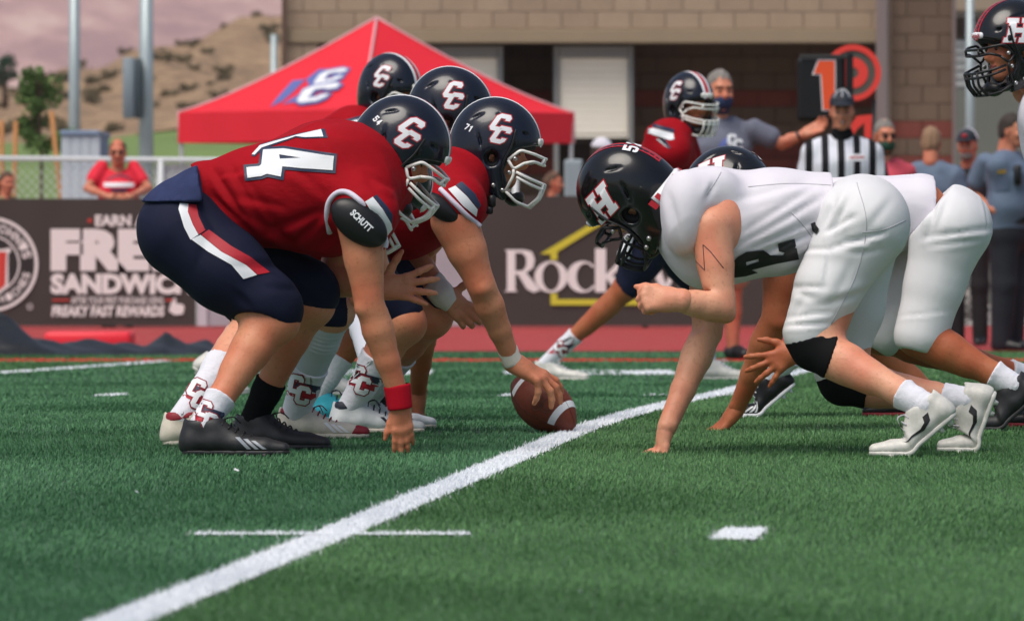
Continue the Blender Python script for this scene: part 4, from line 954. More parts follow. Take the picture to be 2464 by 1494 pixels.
# serif letters R o c k w o drawn with thick and thin strokes
def ellp(cx, cy, rx, ry, n_=32, a0=0, a1=360): return [(cx + rx * math.cos(rad(a0 + (a1 - a0) * i / n_)), cy + ry * math.sin(rad(a0 + (a1 - a0) * i / n_))) for i in range(n_ + (0 if a1 - a0 == 360 else 1))]
flat('letter', [[(1214, 601), (1262, 601), (1280, 606), (1287, 625), (1283, 645), (1266, 656), (1300, 698), (1284, 704), (1268, 696), (1246, 660), (1240, 660), (1240, 697), (1246, 702), (1213, 702), (1220, 697), (1220, 606)], [(1240, 608), (1240, 652), (1258, 651), (1266, 640), (1266, 620), (1257, 609)]], BANW, b2)
flat('letter', [ellp(1326, 666, 40, 38), ellp(1326, 666, 21, 33)[::-1]], BANW, b2)
flat('letter', [ellp(1402, 666, 38, 38, 30, 35, 318) + ellp(1409, 666, 22, 32, 26, 40, 318)[::-1]], BANW, b2)
flat('letter', [[(1432, 598), (1458, 598), (1458, 660), (1486, 632), (1506, 632), (1474, 662), (1512, 703), (1486, 703), (1458, 670), (1458, 703), (1432, 703)]], BANW, b2)
flat('letter', [[(1508, 632), (1534, 632), (1552, 684), (1572, 632), (1584, 632), (1602, 684), (1622, 632), (1636, 632), (1606, 703), (1592, 703), (1572, 656), (1552, 703), (1538, 703)]], BANW, b2)
flat('letter', [ellp(1664, 666, 38, 38), ellp(1664, 666, 20, 33)[::-1]], BANW, b2)
flat('house_outline', [[(1300, 611), (1500, 491), (1700, 611), (1700, 620), (1664, 620), (1664, 608), (1500, 508), (1341, 606), (1341, 626), (1325, 626), (1325, 612)]], BANY, b2, YB - .003); flat('house_outline', [[(1325, 706), (1341, 706), (1341, 720), (1664, 720), (1664, 706), (1680, 706), (1680, 734), (1325, 734)]], BANY, b2, YB - .003)
b3 = tag(obj('grey_panel', banner_sheet(bx(474), bx(1134), zf + .02, bz(500), DFE + .02), mat('panel_light', lin(164, 164, 170), .7, var=.06, vs=2)), 'plain light grey panel tied between the two lettered banners', 'banner'); obj('edge_strip', box(bx(476), bx(498), DFE - .0, DFE + .012, zf + .02, bz(500)), mat('panel_pale', lin(196, 198, 204), .7), b3, False)
# ------------------------------------------------------------------ rear rail fence, shed, cabinet
DRF = 70.; zr = float(zg(DRF)) - .02; rf = empty('rail_fence', (0, DRF, zr), 'white rail fence with pale mesh behind the banners', 'fence'); RAILM = mat('white_rail', lin(206, 210, 212), .45)
obj('top_rail', tube([(xw(-60, DRF), DRF, zw(381, DRF)), (xw(1250, DRF), DRF, zw(392, DRF))], .026, 10), RAILM, rf)
for x in np.linspace(xw(-40, DRF), xw(1240, DRF), 4): obj('post', tube([(x, DRF, zr), (x, DRF, zw(392, DRF) + .03)], .03, 10), RAILM, rf)
obj('wire_mesh', chainlink(xw(-60, DRF), xw(1240, DRF), zr + .03, zw(392, DRF), DRF + .03, .09, .003), MESHW, rf)['kind'] = 'stuff'
obj('pale_screen', banner_sheet(xw(372, DRF), xw(860, DRF), zr + .05, zw(395, DRF), DRF + .05), mat('screen_white', lin(206, 206, 206), .8, var=.05, vs=3), rf, False)
sh = empty('ribbed_container', (xw(193, 76), 76.5, zr), 'blue-grey ribbed metal container behind the rail fence', 'container'); CB = mat('container_blue', lin(128, 146, 172), .6, var=.06, vs=2); CW = mat('container_pale', lin(192, 200, 208), .6)
obj('body', box(xw(150, 76), xw(236, 76), 76, 78, zr, zw(326, 76)), CB, sh, False); rb = mesh_data('rib', *bevbox(-.05, .05, -.04, .0, 0, zw(326, 76) - zr, .012), CW, False)
for x in np.linspace(160, 230, 4): o = link('rib', rb, sh); o.location = (xw(x, 76) - sh.location.x, -.5, 0)
obj('roof_edge', bevbox(xw(146, 76), xw(240, 76), 75.93, 78.05, zw(326, 76), zw(314, 76), .01), CB, sh, False)
cb = empty('utility_cabinet', (xw(1382, 71), 71, zr), 'grey utility cabinet behind the fence below the tent corner', 'cabinet'); GREYC = mat('cabinet_grey', lin(150, 162, 168), .6)
obj('case', bevbox(xw(1358, 71), xw(1402, 71), 71, 71.3, zr, zw(384, 71), .015), GREYC, cb, False); obj('door', bevbox(xw(1362, 71), xw(1398, 71), 70.985, 71.0, zr + .2, zw(392, 71), .004), GREYC, cb, False); obj('handle', bevbox(xw(1392, 71), xw(1395, 71), 70.97, 70.985, 1.05, 1.15, .002), FSTEEL, cb, False)
# ------------------------------------------------------------------ tarp and pad on the track edge
TARP = mat('black_tarp', lin(20, 22, 24), .42, var=.2, vs=4, bump2=.6, bs2=14, spec=.5)
def tarpz(x, y):
    prof = np.interp(x, [xw(v, 54.5) for v in (-200, -30, 40, 110, 180, 240, 300, 345, 372, 398, 420, 450, 500, 545)], [.30, .27, .2, .13, .085, .08, .09, .08, .12, .15, .10, .075, .09, .0])
    t = max(0, 1 - abs(y - 54.5) / .55); z = prof * (t ** .6) * (1 + .25 * math.sin(x * 9 + y * 4)) + .02 * math.sin(x * 21 + y * 13) * t; return float(zg(y)) + .004 + max(z, -.03 if t <= 0 else .0)
V, F = sheet(np.linspace(xw(-200, 54.5), xw(548, 54.5), 130), np.linspace(53.9, 55.1, 24), tarpz); tag(obj('tarp', (V, F), TARP), 'crumpled black tarp bundled along the edge of the track', 'tarp')
pd = tag(obj('red_pad', bevbox(xw(112, 57.5), xw(318, 57.5), 57.2, 58.0, float(zg(57.5)) + .02, float(zg(57.5)) + .14, .03, 2), mat('pad_red', lin(232, 44, 60), .5, bump2=.2, bs2=6)), 'bright red foam pad lying on the track behind the tarp', 'pad'); pd.rotation_euler = (0, 0, 0)
# ------------------------------------------------------------------ chain crew markers
ORG = mat('marker_orange', lin(240, 88, 40), .5); ORR = mat('marker_red_orange', lin(238, 66, 56), .5); DKM = mat('marker_grey', lin(86, 82, 76), .7)
D = 52.; dm = empty('down_marker', (xw(1985, D), D, float(zg(D))), 'black down marker board showing an orange number 1', 'marker')
def fx(x): return xw(x, 52.)
def fz(y): return zw(y, 52.)
obj('board', bevbox(fx(1918), fx(2034), 52, 52.05, fz(292), fz(138), .03, 3), BLACK, dm, False); obj('side_leaf', bevbox(fx(2036), fx(2053), 51.99, 52.06, fz(262), fz(128), .004), BLACK, dm, False); obj('top_bar', bevbox(fx(1924), fx(2040), 51.98, 52.0, fz(140), fz(132), .003), mat('bar_dark', lin(50, 50, 50), .5), dm, False)
one = [(1981, 264), (2008, 264), (2008, 147), (1970, 147), (1958, 178), (1976, 178)]
def mflat(name, loops, m, par, y): 
    pts = [p for l in loops for p in l]; tr_ = tessellate_polygon([[Vector((p[0], -p[1], 0)) for p in l] for l in loops]); return obj(name, (np.array([(fx(p[0]), y, fz(p[1])) for p in pts]), [tuple(t) for t in tr_]), m, par, False)
mflat('number_outline', [[tuple(p) for p in offset(one, 3.)]], WHITE, dm, 51.994); mflat('number', [one], ORG, dm, 51.99)
obj('staff', tube([(fx(2030), 52.08, float(zg(52))), (fx(2030), 52.08, fz(140))], .016, 8), BLACK, dm)
D = 54.; cs = empty('chain_stick', (xw(2052, D), D, float(zg(D))), 'chain crew stick with a red-orange bullseye disc behind the board', 'marker')
cx_, cz_ = xw(2052, D), zw(176, D); q = 68 / FPX * D
def ringm(r0, r1, y, n_=48):
    V = []; 
    for k in range(n_):
        a = 2 * math.pi * k / n_
        for rr, yy in ((r0, y), (r1, y), (r1, y + .03), (r0, y + .03)): V.append((cx_ + rr * math.cos(a), yy, cz_ + rr * math.sin(a)))
    F = [(4 * k + j, 4 * k + (j + 1) % 4, 4 * ((k + 1) % n_) + (j + 1) % 4, 4 * ((k + 1) % n_) + j) for k in range(n_) for j in range(4)]; return np.array(V), F
obj('outer_ring', ringm(q * .80, q, D - .01), ORR, cs, False); obj('middle_ring', ringm(q * .54, q * .80, D), DKM, cs, False); obj('inner_ring', ringm(q * .2, q * .54, D - .005), ORR, cs, False); obj('hub', ringm(.001, q * .2, D), DKM, cs, False)
obj('staff', tube([(cx_ + .14, D + .05, float(zg(D))), (cx_ + .16, D + .05, zw(240, D))], .014, 8), BLACK, cs)
V = np.array([(xw(a, D), D - .01 + dy, zw(b, D)) for dy in (0, .02) for a, b in ((2048, 300), (2062, 280), (2098, 276), (2096, 334), (2080, 330), (2080, 296), (2062, 312), (2050, 330))]); obj('arrow_plate', (V, [tuple(range(7, -1, -1)), tuple(range(8, 16))] + [(i, (i + 1) % 8, 8 + (i + 1) % 8, 8 + i) for i in range(8)]), ORR, cs, False)
# ------------------------------------------------------------------ players
YA = (0, 1, 0)
def Q(D0): return lambda x, y, d=0.: P(x, y, D0 + d)
def iv(dx, dy): return unit((dx, 0, -dy))      # a direction drawn in the frame (x right, y down)
def arm_field(S, E, W, r=(.066, .060, .052, .047, .029), k=.014):
    S, E, W = map(np.asarray, (S, E, W)); f = Field(); u = unit(E - S); v = unit(W - E); bend = unit(u - v + 1e-6)      # bend points to the outside of the elbow
    f.chain([S, S * .55 + E * .45, S * .12 + E * .88, E], [r[0], r[1], r[2] * .88, r[2] * .84], k)
    f.cone(S * .62 + E * .38 - bend * r[1] * .25, S * .3 + E * .7 - bend * r[1] * .2, r[1] * .72, r[1] * .6, .03)          # biceps
    f.chain([E, E * .74 + W * .26, E * .4 + W * .6, W], [r[2] * .84, r[3], r[3] * .45 + r[4] * .55, r[4]], k)
    f.cone(E * .9 + W * .1 - bend * r[2] * .25, E * .6 + W * .4 - bend * r[3] * .15, r[3] * .7, r[3] * .6, .03)               # forearm muscle
    f.ball(E + bend * r[2] * .66, r[2] * .34, .02); f.cone(S * .45 + E * .55 + bend * r[1] * .34, S * .12 + E * .88 + bend * r[2] * .42, r[1] * .55, r[2] * .36, .02)
    f.ball(E - bend * r[2] * 1.02, r[2] * .30, .03, op='-'); side = np.cross(v, bend); f.ball(W - v * .012 + side * r[4] * .75, r[4] * .42, .012); f.ball(W - v * .012 - side * r[4] * .75, r[4] * .42, .012); return f
def leg_field(K, A, r=(.076, .070, .040), bulge=None):
    r = (r[0], r[1], r[2] * .84)
    K, A = np.asarray(K), np.asarray(A); d = unit(A - K); back = np.array([-1., 0, 0]) if A[0] < K[0] else np.array([1., 0, 0]); back = unit(back - d * back.dot(d)); lo = unit(np.array([0, 0, -1.]) + d * d[2]); back = lo if abs(d[0]) > .55 else back
    f = Field(); f.chain([K, K * .7 + A * .3, K * .25 + A * .75, A], [r[0] * .93, r[1] * .88, r[1] * .2 + r[2] * .78, r[2]], .014)
    f.cone(K * .8 + A * .2 + back * r[1] * .28, K * .5 + A * .5 + back * r[1] * .18, r[1] * .72, r[1] * .58, .03); f.ball(K - back * r[0] * .45, r[0] * .55, .03); return f
def band(a, b, ra, rb, h=.006, t=.0):      # cuff, tape or sleeve round a limb, rounded ends
    a, b = np.asarray(a, float), np.asarray(b, float); L = np.linalg.norm(b - a); e = min(.004, L * .15) / L; n = max(4, int(L / .006)); ts = [0, e * .4, e] + list(np.linspace(e, 1 - e, n))[1:-1] + [1 - e, 1 - e * .4, 1]
    rs = [(ra + (rb - ra) * t_) - (.005 if i in (0, len(ts) - 1) else .0015 if i in (1, len(ts) - 2) else 0) for i, t_ in enumerate(ts)]
    V, F = tube([a + (b - a) * t_ for t_ in ts], rs, 28); F = np.array([f for f in F if len(f) == 4]); return V, F
def sockmesh(K, A, r, t, infl=.005, t1=1.2):
    K, A = np.asarray(K), np.asarray(A); d = unit(A - K); f = leg_field(K, A, r); f.cut(K + (A - K) * t, -d); f.cut(K + (A - K) * t1, d); V, F = f.mesh(.0055, 3, inflate=infl); c = V - K - np.outer((V - K) @ d, d); q_ = (V - K) @ d - t * np.linalg.norm(A - K)
    V = V + c / (np.linalg.norm(c, axis=1)[:, None] + 1e-9) * (.0022 * np.exp(-(q_ / .012) ** 2) + .0009 * np.sin(q_ * 420) * np.exp(-((q_ - .1) / .05) ** 2))[:, None]; return V, F
def hem(PT, K, A, r, drop=.0): d = unit(A - K); PT.cone(K + d * (r + .032 + drop), A, r + .03, r + .03, .014, op='-')      # trouser leg ends below the knee
def hem_t(PT, K, t, drop=.045, R=.13): t = unit(t); PT.ball(np.asarray(K) + t * (drop + R), R, .014, op='-')      # trouser leg ends square to the thigh
def sock_print(per, sock, c, ax, up, D, tree, w_=.05, ht=.06):
    """two-letter mark with a navy and a red band; c, up in frame coordinates"""
    k = FPX / D; u = np.array(ax) / np.linalg.norm(ax); v = np.array(up) / np.linalg.norm(up); c = np.array(c, float)
    def q(x, y): return tuple(c + u * x * k + v * y * k)
    decal('band', [[q(-.07, .002), q(.07, .002), q(.07, .024), q(-.07, .024)]], D, tree, NAVYPRINT, sock, .0015, 10); decal('band', [[q(-.07, -.024), q(.07, -.024), q(.07, -.002), q(-.07, -.002)]], D, tree, REDPRINT, sock, .0015, 10)
    for dx, dy in ((-.016, .016), (.012, -.014)):
        g = np.array([q(dx + (x - .5) * w_ * .9, dy + (y / 1.2 - .5) * ht) for x, y in GC]); decal('mark_outline', [offset(g, 3.)], D, tree, CRIMSON, sock, .0025, 10); decal('mark', [g], D, tree, WHITE, sock, .0035, 10)
def ring_on(pts, D, tree, r, lift=0.):
    out = []
    for x, y in pts:
        o, d = view_ray(D)(x, y); h = tree.ray_cast(Vector(o), Vector(d), 5.); out.append(np.array(h[0]) - d * lift if h[0] else P(x, y, D))
    return out
# ---------------- A: number 54, red
D0 = 22.3; q = Q(D0); c1 = crop(300, 180, 1150, 700, 2442)
A = Person((P(560, 0, D0)[0], D0, float(zg(D0))), 'crouching lineman in red jersey 54 with one hand on the turf', 'players in red', SKIN)
J = Field(); J.chain([q(500, 462), q(620, 470), q(785, 456), q(868, 442)], [.098, .152, .200, .165], .06, YA, 1.28, kin=.04)
for s in (-1, 1): J.cone(q(838, 436, s * .14), q(880, 512, s * .25), .150, .105, .06)
J.ball(q(820, 380, -.05), (.13, .2, .10), .06)
hole = q(866, 556, -.38); hR = np.array([iv(.80, .60), (0, 1, 0), iv(.60, -.80)]).T
J.ball(hole, (.094, .10, .074), .012, hR, op='-'); J.cut(q(474, 450), (-.96, 0, -.27))
jv = J.mesh(.0085, 2); jv = crumple(jv, .0035, 26, (1, 0, -.5), .3, 1)
jv = folds(jv, [(500, 400, 580, 520, .010, .011), (545, 390, 640, 560, .010, .012), (590, 430, 690, 590, .008, .013), (600, 520, 720, 600, .010, .012), (930, 480, 880, 430, .008, .011), (640, 560, 790, 500, .010, .014), (700, 590, 800, 500, .008, .012), (520, 420, 640, 395, .007, .009), (760, 600, 810, 560, .008, .012), (560, 470, 680, 500, .006, .012), (790, 330, 850, 420, .006, .014), (700, 400, 790, 470, .005, .016), (880, 420, 945, 455, .008, .01), (505, 470, 600, 560, .009, .011)], D0 - .3)
jA = A.cloth('jersey', jv, RED); tA = bvh(jv)
four = [(985, 540), (1130, 530), (1480, 582), (1474, 680), (1122, 655), (1112, 725), (1012, 706), (972, 722), (876, 732), (868, 660), (958, 652), (972, 640)]
decal('number_outline', [[c1(*p) for p in offset(four, 20)]], D0 - .3, tA, NAVYPRINT, jA, .003); decal('number', [[c1(*p) for p in four], [c1(*p) for p in ((1100, 572), (1105, 602), (1250, 594))]], D0 - .3, tA, WHITE, jA, .0055)
decal('number_outline', [[c1(*p) for p in ((900, 580), (960, 500), (1220, 425), (1415, 388), (1438, 452), (1270, 458), (1215, 450), (985, 530), (925, 585))]], D0 - .1, tA, NAVYPRINT, jA, .002, 8)
decal('number', [[c1(*p) for p in ((905, 570), (962, 508), (1230, 432), (1392, 396), (1408, 446), (1280, 450), (1215, 444), (975, 524), (925, 575))]], D0 - .1, tA, WHITE, jA, .004, 8)
decal('sleeve_stripe', [[c1(*p) for p in ((1698, 900), (1752, 866), (1820, 950), (1880, 1050), (1888, 1090), (1840, 1150), (1810, 1050))]], D0 - .3, tA, WHITE, jA, .003, 8); decal('sleeve_stripe', [[c1(*p) for p in ((1756, 864), (1778, 852), (1850, 930), (1890, 990), (1886, 1060), (1825, 950))]], D0 - .3, tA, NAVYPRINT, jA, .003, 8)
rp = [(793, 560), (787, 520), (792, 486), (812, 464), (838, 464), (866, 484), (892, 512), (914, 545), (928, 580), (926, 596)]
A.cloth('sleeve_trim', tube(curve(ring_on(rp, D0 - .3, tA, .008), 4), .0088, 8), mat('knit_trim', lin(214, 206, 222), .9, bump=.6, bs=300), jA)
pad = Field().ball(q(864, 536, -.335), (.098, .034, .058), 0, hR); pvf = pad.mesh(.006, 2); pA = A.cloth('shoulder_pad', pvf, BLACK)
def slant_text(name, s, p0, p1, ht, D, tree, m, parent, lift=.004, bold=.04):
    V, F = text2d(s, bold); p0, p1 = np.array(p0, float), np.array(p1, float); u = p1 - p0; n = np.array([u[1], -u[0]]) / np.linalg.norm(u) * ht; W = p0 + V[:, :1] * u + V[:, 1:] * n
    VF = onto((W, F), view_ray(D), tree, lift); return obj(name, VF, m, parent)
slant_text('lettering', 'SCHUTT', c1(1590, 985), c1(1725, 1115), 17, D0 - .3, bvh(pvf), WHITE, pA)
PT = Field(); PT.ball(q(438, 552), (.140, .21, .142), 0)
PT.chain([q(440, 562, -.11), q(546, 652, -.15), q(640, 728, -.17), q(664, 748, -.17)], [.138, .122, .093, .085], .035); PT.chain([q(470, 560, .11), q(612, 636, .13), q(738, 694, .14), q(752, 706, .14)], [.135, .116, .088, .082], .035)
fA1, fA2 = (foot(600, 21.95), -8, 0, 0, 1.06), (foot(708, 22.5), -22, 0, 0, 1.04); K1, A1 = q(656, 766, -.17), ankle_at(*fA1); K2, A2 = q(742, 728, .14), ankle_at(*fA2)
hem(PT, K1, A1, .079); hem(PT, K2, A2, .077)
pv = PT.mesh(.0085, 4); pv = folds(crumple(pv, .0022, 26, (.6, 0, -.7), .4, 8), [(690, 640, 560, 640, .005, .014), (500, 560, 470, 650, .004, .014), (720, 700, 640, 690, .005, .012), (600, 740, 560, 700, .006, .012), (480, 500, 520, 560, .005, .012)], D0 - .3)
pvA = A.cloth('pants', pv, NAVY); tP = bvh(pv)
for nm, m, pl in (('stripe', WHITE, ((390, 950), (400, 910), (460, 915), (455, 970), (490, 1060), (530, 1130), (475, 1165), (430, 1080))), ('stripe', WHITE, ((480, 1162), (545, 1132), (690, 1250), (860, 1340), (940, 1412), (845, 1440), (760, 1340), (600, 1250))), ('stripe', REDPRINT, ((460, 918), (515, 922), (530, 1000), (578, 1098), (532, 1128), (490, 1060), (457, 970))), ('stripe', REDPRINT, ((548, 1130), (602, 1095), (760, 1210), (900, 1290), (1030, 1395), (942, 1410), (862, 1340), (692, 1250)))):
    decal(nm, [[c1(*p) for p in pl]], D0 - .3, tP, m, pvA, .0025)
US = Field(); US.ball(q(438, 552), (.140, .21, .142), 0); US.cone(q(440, 560, -.11), q(500, 500, -.11), .138, .12, .05); US.cone(q(470, 520, 0), q(540, 475, 0), .12, .11, .05, YA, 1.5); US.cut(q(415, 490), (-.0, 0, -1)); US.cut(q(490, 450), (1, 0, .2))
A.cloth('undershirt', crumple(US.mesh(.009, 2, inflate=.009), .003, 40, (1, 0, .6), .3, 4), NAVYSHIRT)
B_ = Field(); B_.chain([q(450, 550), q(620, 480), q(800, 440), q(880, 400)], [.10, .10, .11, .07], .04); B_.cone(q(880, 400), q(940, 370), .068, .066, .03)
B_.ops += arm_field(q(860, 520, -.28), q(890, 737, -.27), q(960, 955, -.22), (.068, .057, .050, .045, .030)).ops; B_.ops += arm_field(q(850, 540, .24), q(795, 672, .22), q(905, 694, .12), (.066, .058, .050, .046, .030)).ops
B_.ops += leg_field(K1, A1, (.077, .065, .042)).ops; B_.ops += leg_field(K2, A2, (.075, .063, .042)).ops
B_.cone(q(450, 560, -.11), K1, .10, .078, .03); B_.cone(q(470, 560, .11), K2, .10, .076, .03); A.limb(B_, .0085)
A.limb(hand_field(q(962, 975, -.21), (.12, -.06, -1), (.12, -1, .1), (-1, 0, 0), ((14, 8, 6), (12, 6, 5), (14, 8, 5), (18, 10, 6)), 4, (30, 8, 6), .80, (q(958, 945, -.22), .031)), .0045)
A.limb(hand_field(q(908, 694, .11), (1, -.05, .05), (0, -1, .1), (-.1, 0, 1), ((6, 8, 5), (4, 14, 8), (2, 14, 8), (0, 14, 8)), 15, (62, -5, 5), .98, (q(880, 692, .12), .034)), .0045)
R = rot(-6, 31, 0); hc = q(968, 348); A.head(hc, R); A.done(); put_helmet(A.root, hc, R, 'navy', (G5, G4))
A.cloth('wristband', band(q(955, 925, -.22), q(963, 984, -.215), .041, .0375), REDBAND)
put_cleat(A.root, fA1[0], -8, 0, 0, SHOEB, SHOEB, BLACK, 'bars', mat('silver_mark', lin(150, 156, 164), .4), scale=1.06)
put_cleat(A.root, fA2[0], -22, 0, 0, SHOEB, SHOEB, BLACK, scale=1.04)
s1 = sockmesh(K1, A1, (.077, .065, .042), .74); sk = A.cloth('sock', s1, SOCK); A.cloth('sock', sockmesh(K2, A2, (.075, .063, .042), .66), BSOCK)
sock_print(A, sk, (500, 1000), (.9, .3), (.3, -.9), D0 - .28, bvh(s1), .045, .05)
# ---------------- B: number 71, the snapper
D0 = 24.25; q = Q(D0); c3 = crop(850, 120, 1450, 720, 1494)
B = Person((P(900, 0, D0)[0], D0, float(zg(D0))), 'red jersey lineman 71 bending forward with his hand on the ball', 'players in red', SKIN)
J = Field(); J.chain([q(730, 540), q(830, 520), q(970, 486), q(1085, 462)], [.13, .150, .185, .145], .06, YA, 1.28, kin=.04)
for s in (-1, 1): J.cone(q(1060, 452, s * .14), q(1098, 490, s * .25), .135, .104, .06)
J.ball(q(1120, 430, 0), (.09, .17, .09), .05)
J.cut(q(1090, 548, 0), (0, 0, -1)) if False else None
J.ball(q(1092, 585, -.36), (.10, .14, .085), .012, np.array([iv(.85, .5), (0, 1, 0), iv(.5, -.85)]).T, op='-')
jv = crumple(J.mesh(.0095, 2), .003, 24, (1, 0, -.4), .3, 2); jB = B.cloth('jersey', jv, RED); tB = bvh(jv)
decal('sleeve_stripe', [[c3(*p) for p in ((608, 852), (652, 832), (720, 895), (785, 975), (778, 1018), (700, 955))]], D0 - .3, tB, WHITE, jB, .003, 8); decal('sleeve_stripe', [[c3(*p) for p in ((655, 828), (690, 806), (770, 880), (806, 950), (790, 972), (722, 892))]], D0 - .3, tB, NAVYPRINT, jB, .003, 8)
rp = [c3(*p) for p in ((560, 850), (600, 890), (660, 950), (720, 1010), (770, 1050), (802, 1078))]
B.cloth('sleeve_trim', tube(curve(ring_on(rp, D0 - .3, tB, .008), 4), .0088, 8), MATS['knit_trim'], jB)
B.cloth('shoulder_pad', Field().ball(q(1060, 500, -.335), (.075, .03, .035), 0, np.array([iv(.8, .6), (0, 1, 0), iv(.6, -.8)]).T).mesh(.006, 2), BLACK)
B.cloth('chin_buckle', join(bevbox(*np.array([q(1183, 476, -.1)[0] - .012, q(1183, 476)[0] + .014, D0 - .14, D0 - .10, q(0, 500)[2], q(0, 470)[2]]), .006), bevbox(q(1178, 510)[0] - .012, q(1178, 510)[0] + .012, D0 - .14, D0 - .11, q(0, 516)[2], q(0, 498)[2], .004)), BLACK)
PT = Field(); PT.ball(q(720, 560), (.15, .20, .145), 0)
fB1, fB2 = (foot(938, 24.22), 4), (foot(968, 24.75), 0); K1, A1 = q(968, 775, -.12), ankle_at(*fB1); K2, A2 = q(1032, 760, .14), ankle_at(*fB2)
PT.chain([q(720, 570, -.11), q(860, 660, -.13), q(962, 752, -.12)], [.138, .112, .080], .03); PT.chain([q(740, 570, .11), q(900, 660, .13), q(1030, 738, .14)], [.133, .110, .079], .03)
for K_, A_ in ((K1, A1), (K2, A2)): hem(PT, K_, A_, .074)
B.cloth('pants', crumple(PT.mesh(.0095, 2), .002, 30, (1, 0, -.8), .3, 3), NAVY)
B_ = Field(); B_.chain([q(730, 550), q(850, 520), q(1000, 470), q(1090, 420)], [.10, .10, .11, .07], .04); B_.cone(q(1090, 420), q(1160, 375), .068, .064, .03)
B_.ops += arm_field(q(1094, 530, -.27), q(1160, 692, -.27), q(1230, 862, -.16), (.080, .064, .052, .046, .030)).ops; B_.ops += arm_field(q(1050, 530, .24), q(985, 625, .2), q(1062, 704, .06), (.07, .062, .058, .054, .032)).ops
for K_, A_ in ((K1, A1), (K2, A2)): B_.ops += leg_field(K_, A_, (.074, .066, .042)).ops; B_.cone(q(730, 565), K_, .09, .074, .03)
B.limb(B_, .0085)
B.limb(hand_field(q(1236, 872, -.15), iv(.84, .46), (.35, -.40, .8), (0, 1, .3), ((10, 24, 14), (14, 28, 14), (22, 30, 16), (54, 22, 12)), 13, (40, 30, 10), 1.14, (q(1230, 862, -.16), .030)), .0045)
B.limb(hand_field(q(1066, 708, .05), iv(.75, .66), (0, -1, .1), (.3, 0, 1), ((10, 40, 25), (14, 46, 30), (18, 46, 30), (20, 46, 30)), 6, (80, -5, 8), .98, (q(1050, 690, .08), .036)), .0045)
R = rot(-3, 12, 0); hc = q(1193, 343); B.head(hc, R); B.done(); put_helmet(B.root, hc, R, 'navy', (G7, G1))
B.cloth('wrist_tape', band(q(1220, 838, -.17), q(1236, 876, -.155), .034, .0335), TAPE); tb = Field().cone(q(1040, 684, .1), q(1068, 712, .05), .048, .040, .01); tb.cone(q(1064, 710, .06), q(1084, 728, .05), .036, .033, .015, iv(.6, -.7), 1.15); tb.cut(q(1034, 676, .1), iv(-.75, -.66)); tb.cut(q(1090, 734, .05), iv(.75, .66)); B.cloth('hand_tape', crumple(tb.mesh(.0055, 2), .0015, 90, iv(.6, -.7), .3, 6), TAPE)
for fb, yw in (fB1, fB2): put_cleat(B.root, fb, yw, 0, 0, SHOEN, mat('pale_sole', lin(206, 196, 184), .6), DKSHOE, 'bars', DKSHOE, collar=DKSHOE)
for i_, (K_, A_) in enumerate(((K1, A1), (K2, A2))):
    s1 = sockmesh(K_, A_, (.074, .066, .042), .42); sk = B.cloth('sock', s1, SOCK)
    if i_ == 0: sock_print(B, sk, (868, 915), (.95, .25), (.3, -.95), D0 - .1, bvh(s1))
# ---------------- ball
def ball_r(t): return .0855 * max(0., 1 - abs(t / .142) ** 2.0) ** .72
bl = empty('football', P(1310, 1034, 24.3), 'brown leather football with white stripes under the snapper hand', 'ball'); bl.location.z = float(zg(24.3))
bR = rot(-32, 33, 0); bc = P(1308, 972, 24.3)
prof = [(max(ball_r(t), .0005), t) for t in np.linspace(-.1415, .1415, 41)]
def bput(name, VF, m, par=bl, sm=True): return obj(name, (bc + np.asarray(VF[0]) @ bR.T, VF[1]), m, par, sm)
bput('cover', lathe(prof, 40, ax='x'), LEATHER)
def bstrip(t0, t1, a0, a1, lift, n_=20):
    V, F = [], []; ts = np.linspace(t0, t1, 6)
    for t in ts:
        for a in np.linspace(a0, a1, n_): V.append((t, (ball_r(t) + lift) * math.cos(rad(a)), (ball_r(t) + lift) * math.sin(rad(a))))
    for i in range(5):
        for k in range(n_ - 1): F.append((i * n_ + k, i * n_ + k + 1, (i + 1) * n_ + k + 1, (i + 1) * n_ + k))
    return np.array(V), F
for t0 in (.078, -.098): bput('white_stripe', bstrip(t0, t0 + .020, 12, 200, .0012), WHITE)
for a in (20, 110, 200, 290): bput('seam', tube([(t, (ball_r(t) + .0003) * math.cos(rad(a)), (ball_r(t) + .0003) * math.sin(rad(a))) for t in np.linspace(-.139, .139, 40)], .0012, 5), mat('seam_dark', lin(70, 34, 24), .7))
for t in np.linspace(-.028, .05, 8): bput('lace', tube([(t, (ball_r(t) + .002) * math.cos(rad(a)), (ball_r(t) + .002) * math.sin(rad(a))) for a in np.linspace(100, 120, 5)], .0024, 5), BLACK)
GOLD = mat('embossed_mark', lin(84, 62, 48), .6)
def bring(tc, ac, rt, ra): return tube([(tc + rt * math.cos(w_), (ball_r(tc + rt * math.cos(w_)) + .0006) * math.cos(rad(ac + ra * math.sin(w_))), (ball_r(tc + rt * math.cos(w_)) + .0006) * math.sin(rad(ac + ra * math.sin(w_)))) for w_ in np.linspace(0, 6.2832, 25)[:-1]], .0010, 4, True)
for tc, ac in ((.018, 168), (.050, 158)): bput('embossed_mark', bring(tc, ac, .020, 17), GOLD); bput('embossed_mark', bring(tc, ac, .012, 9), GOLD)
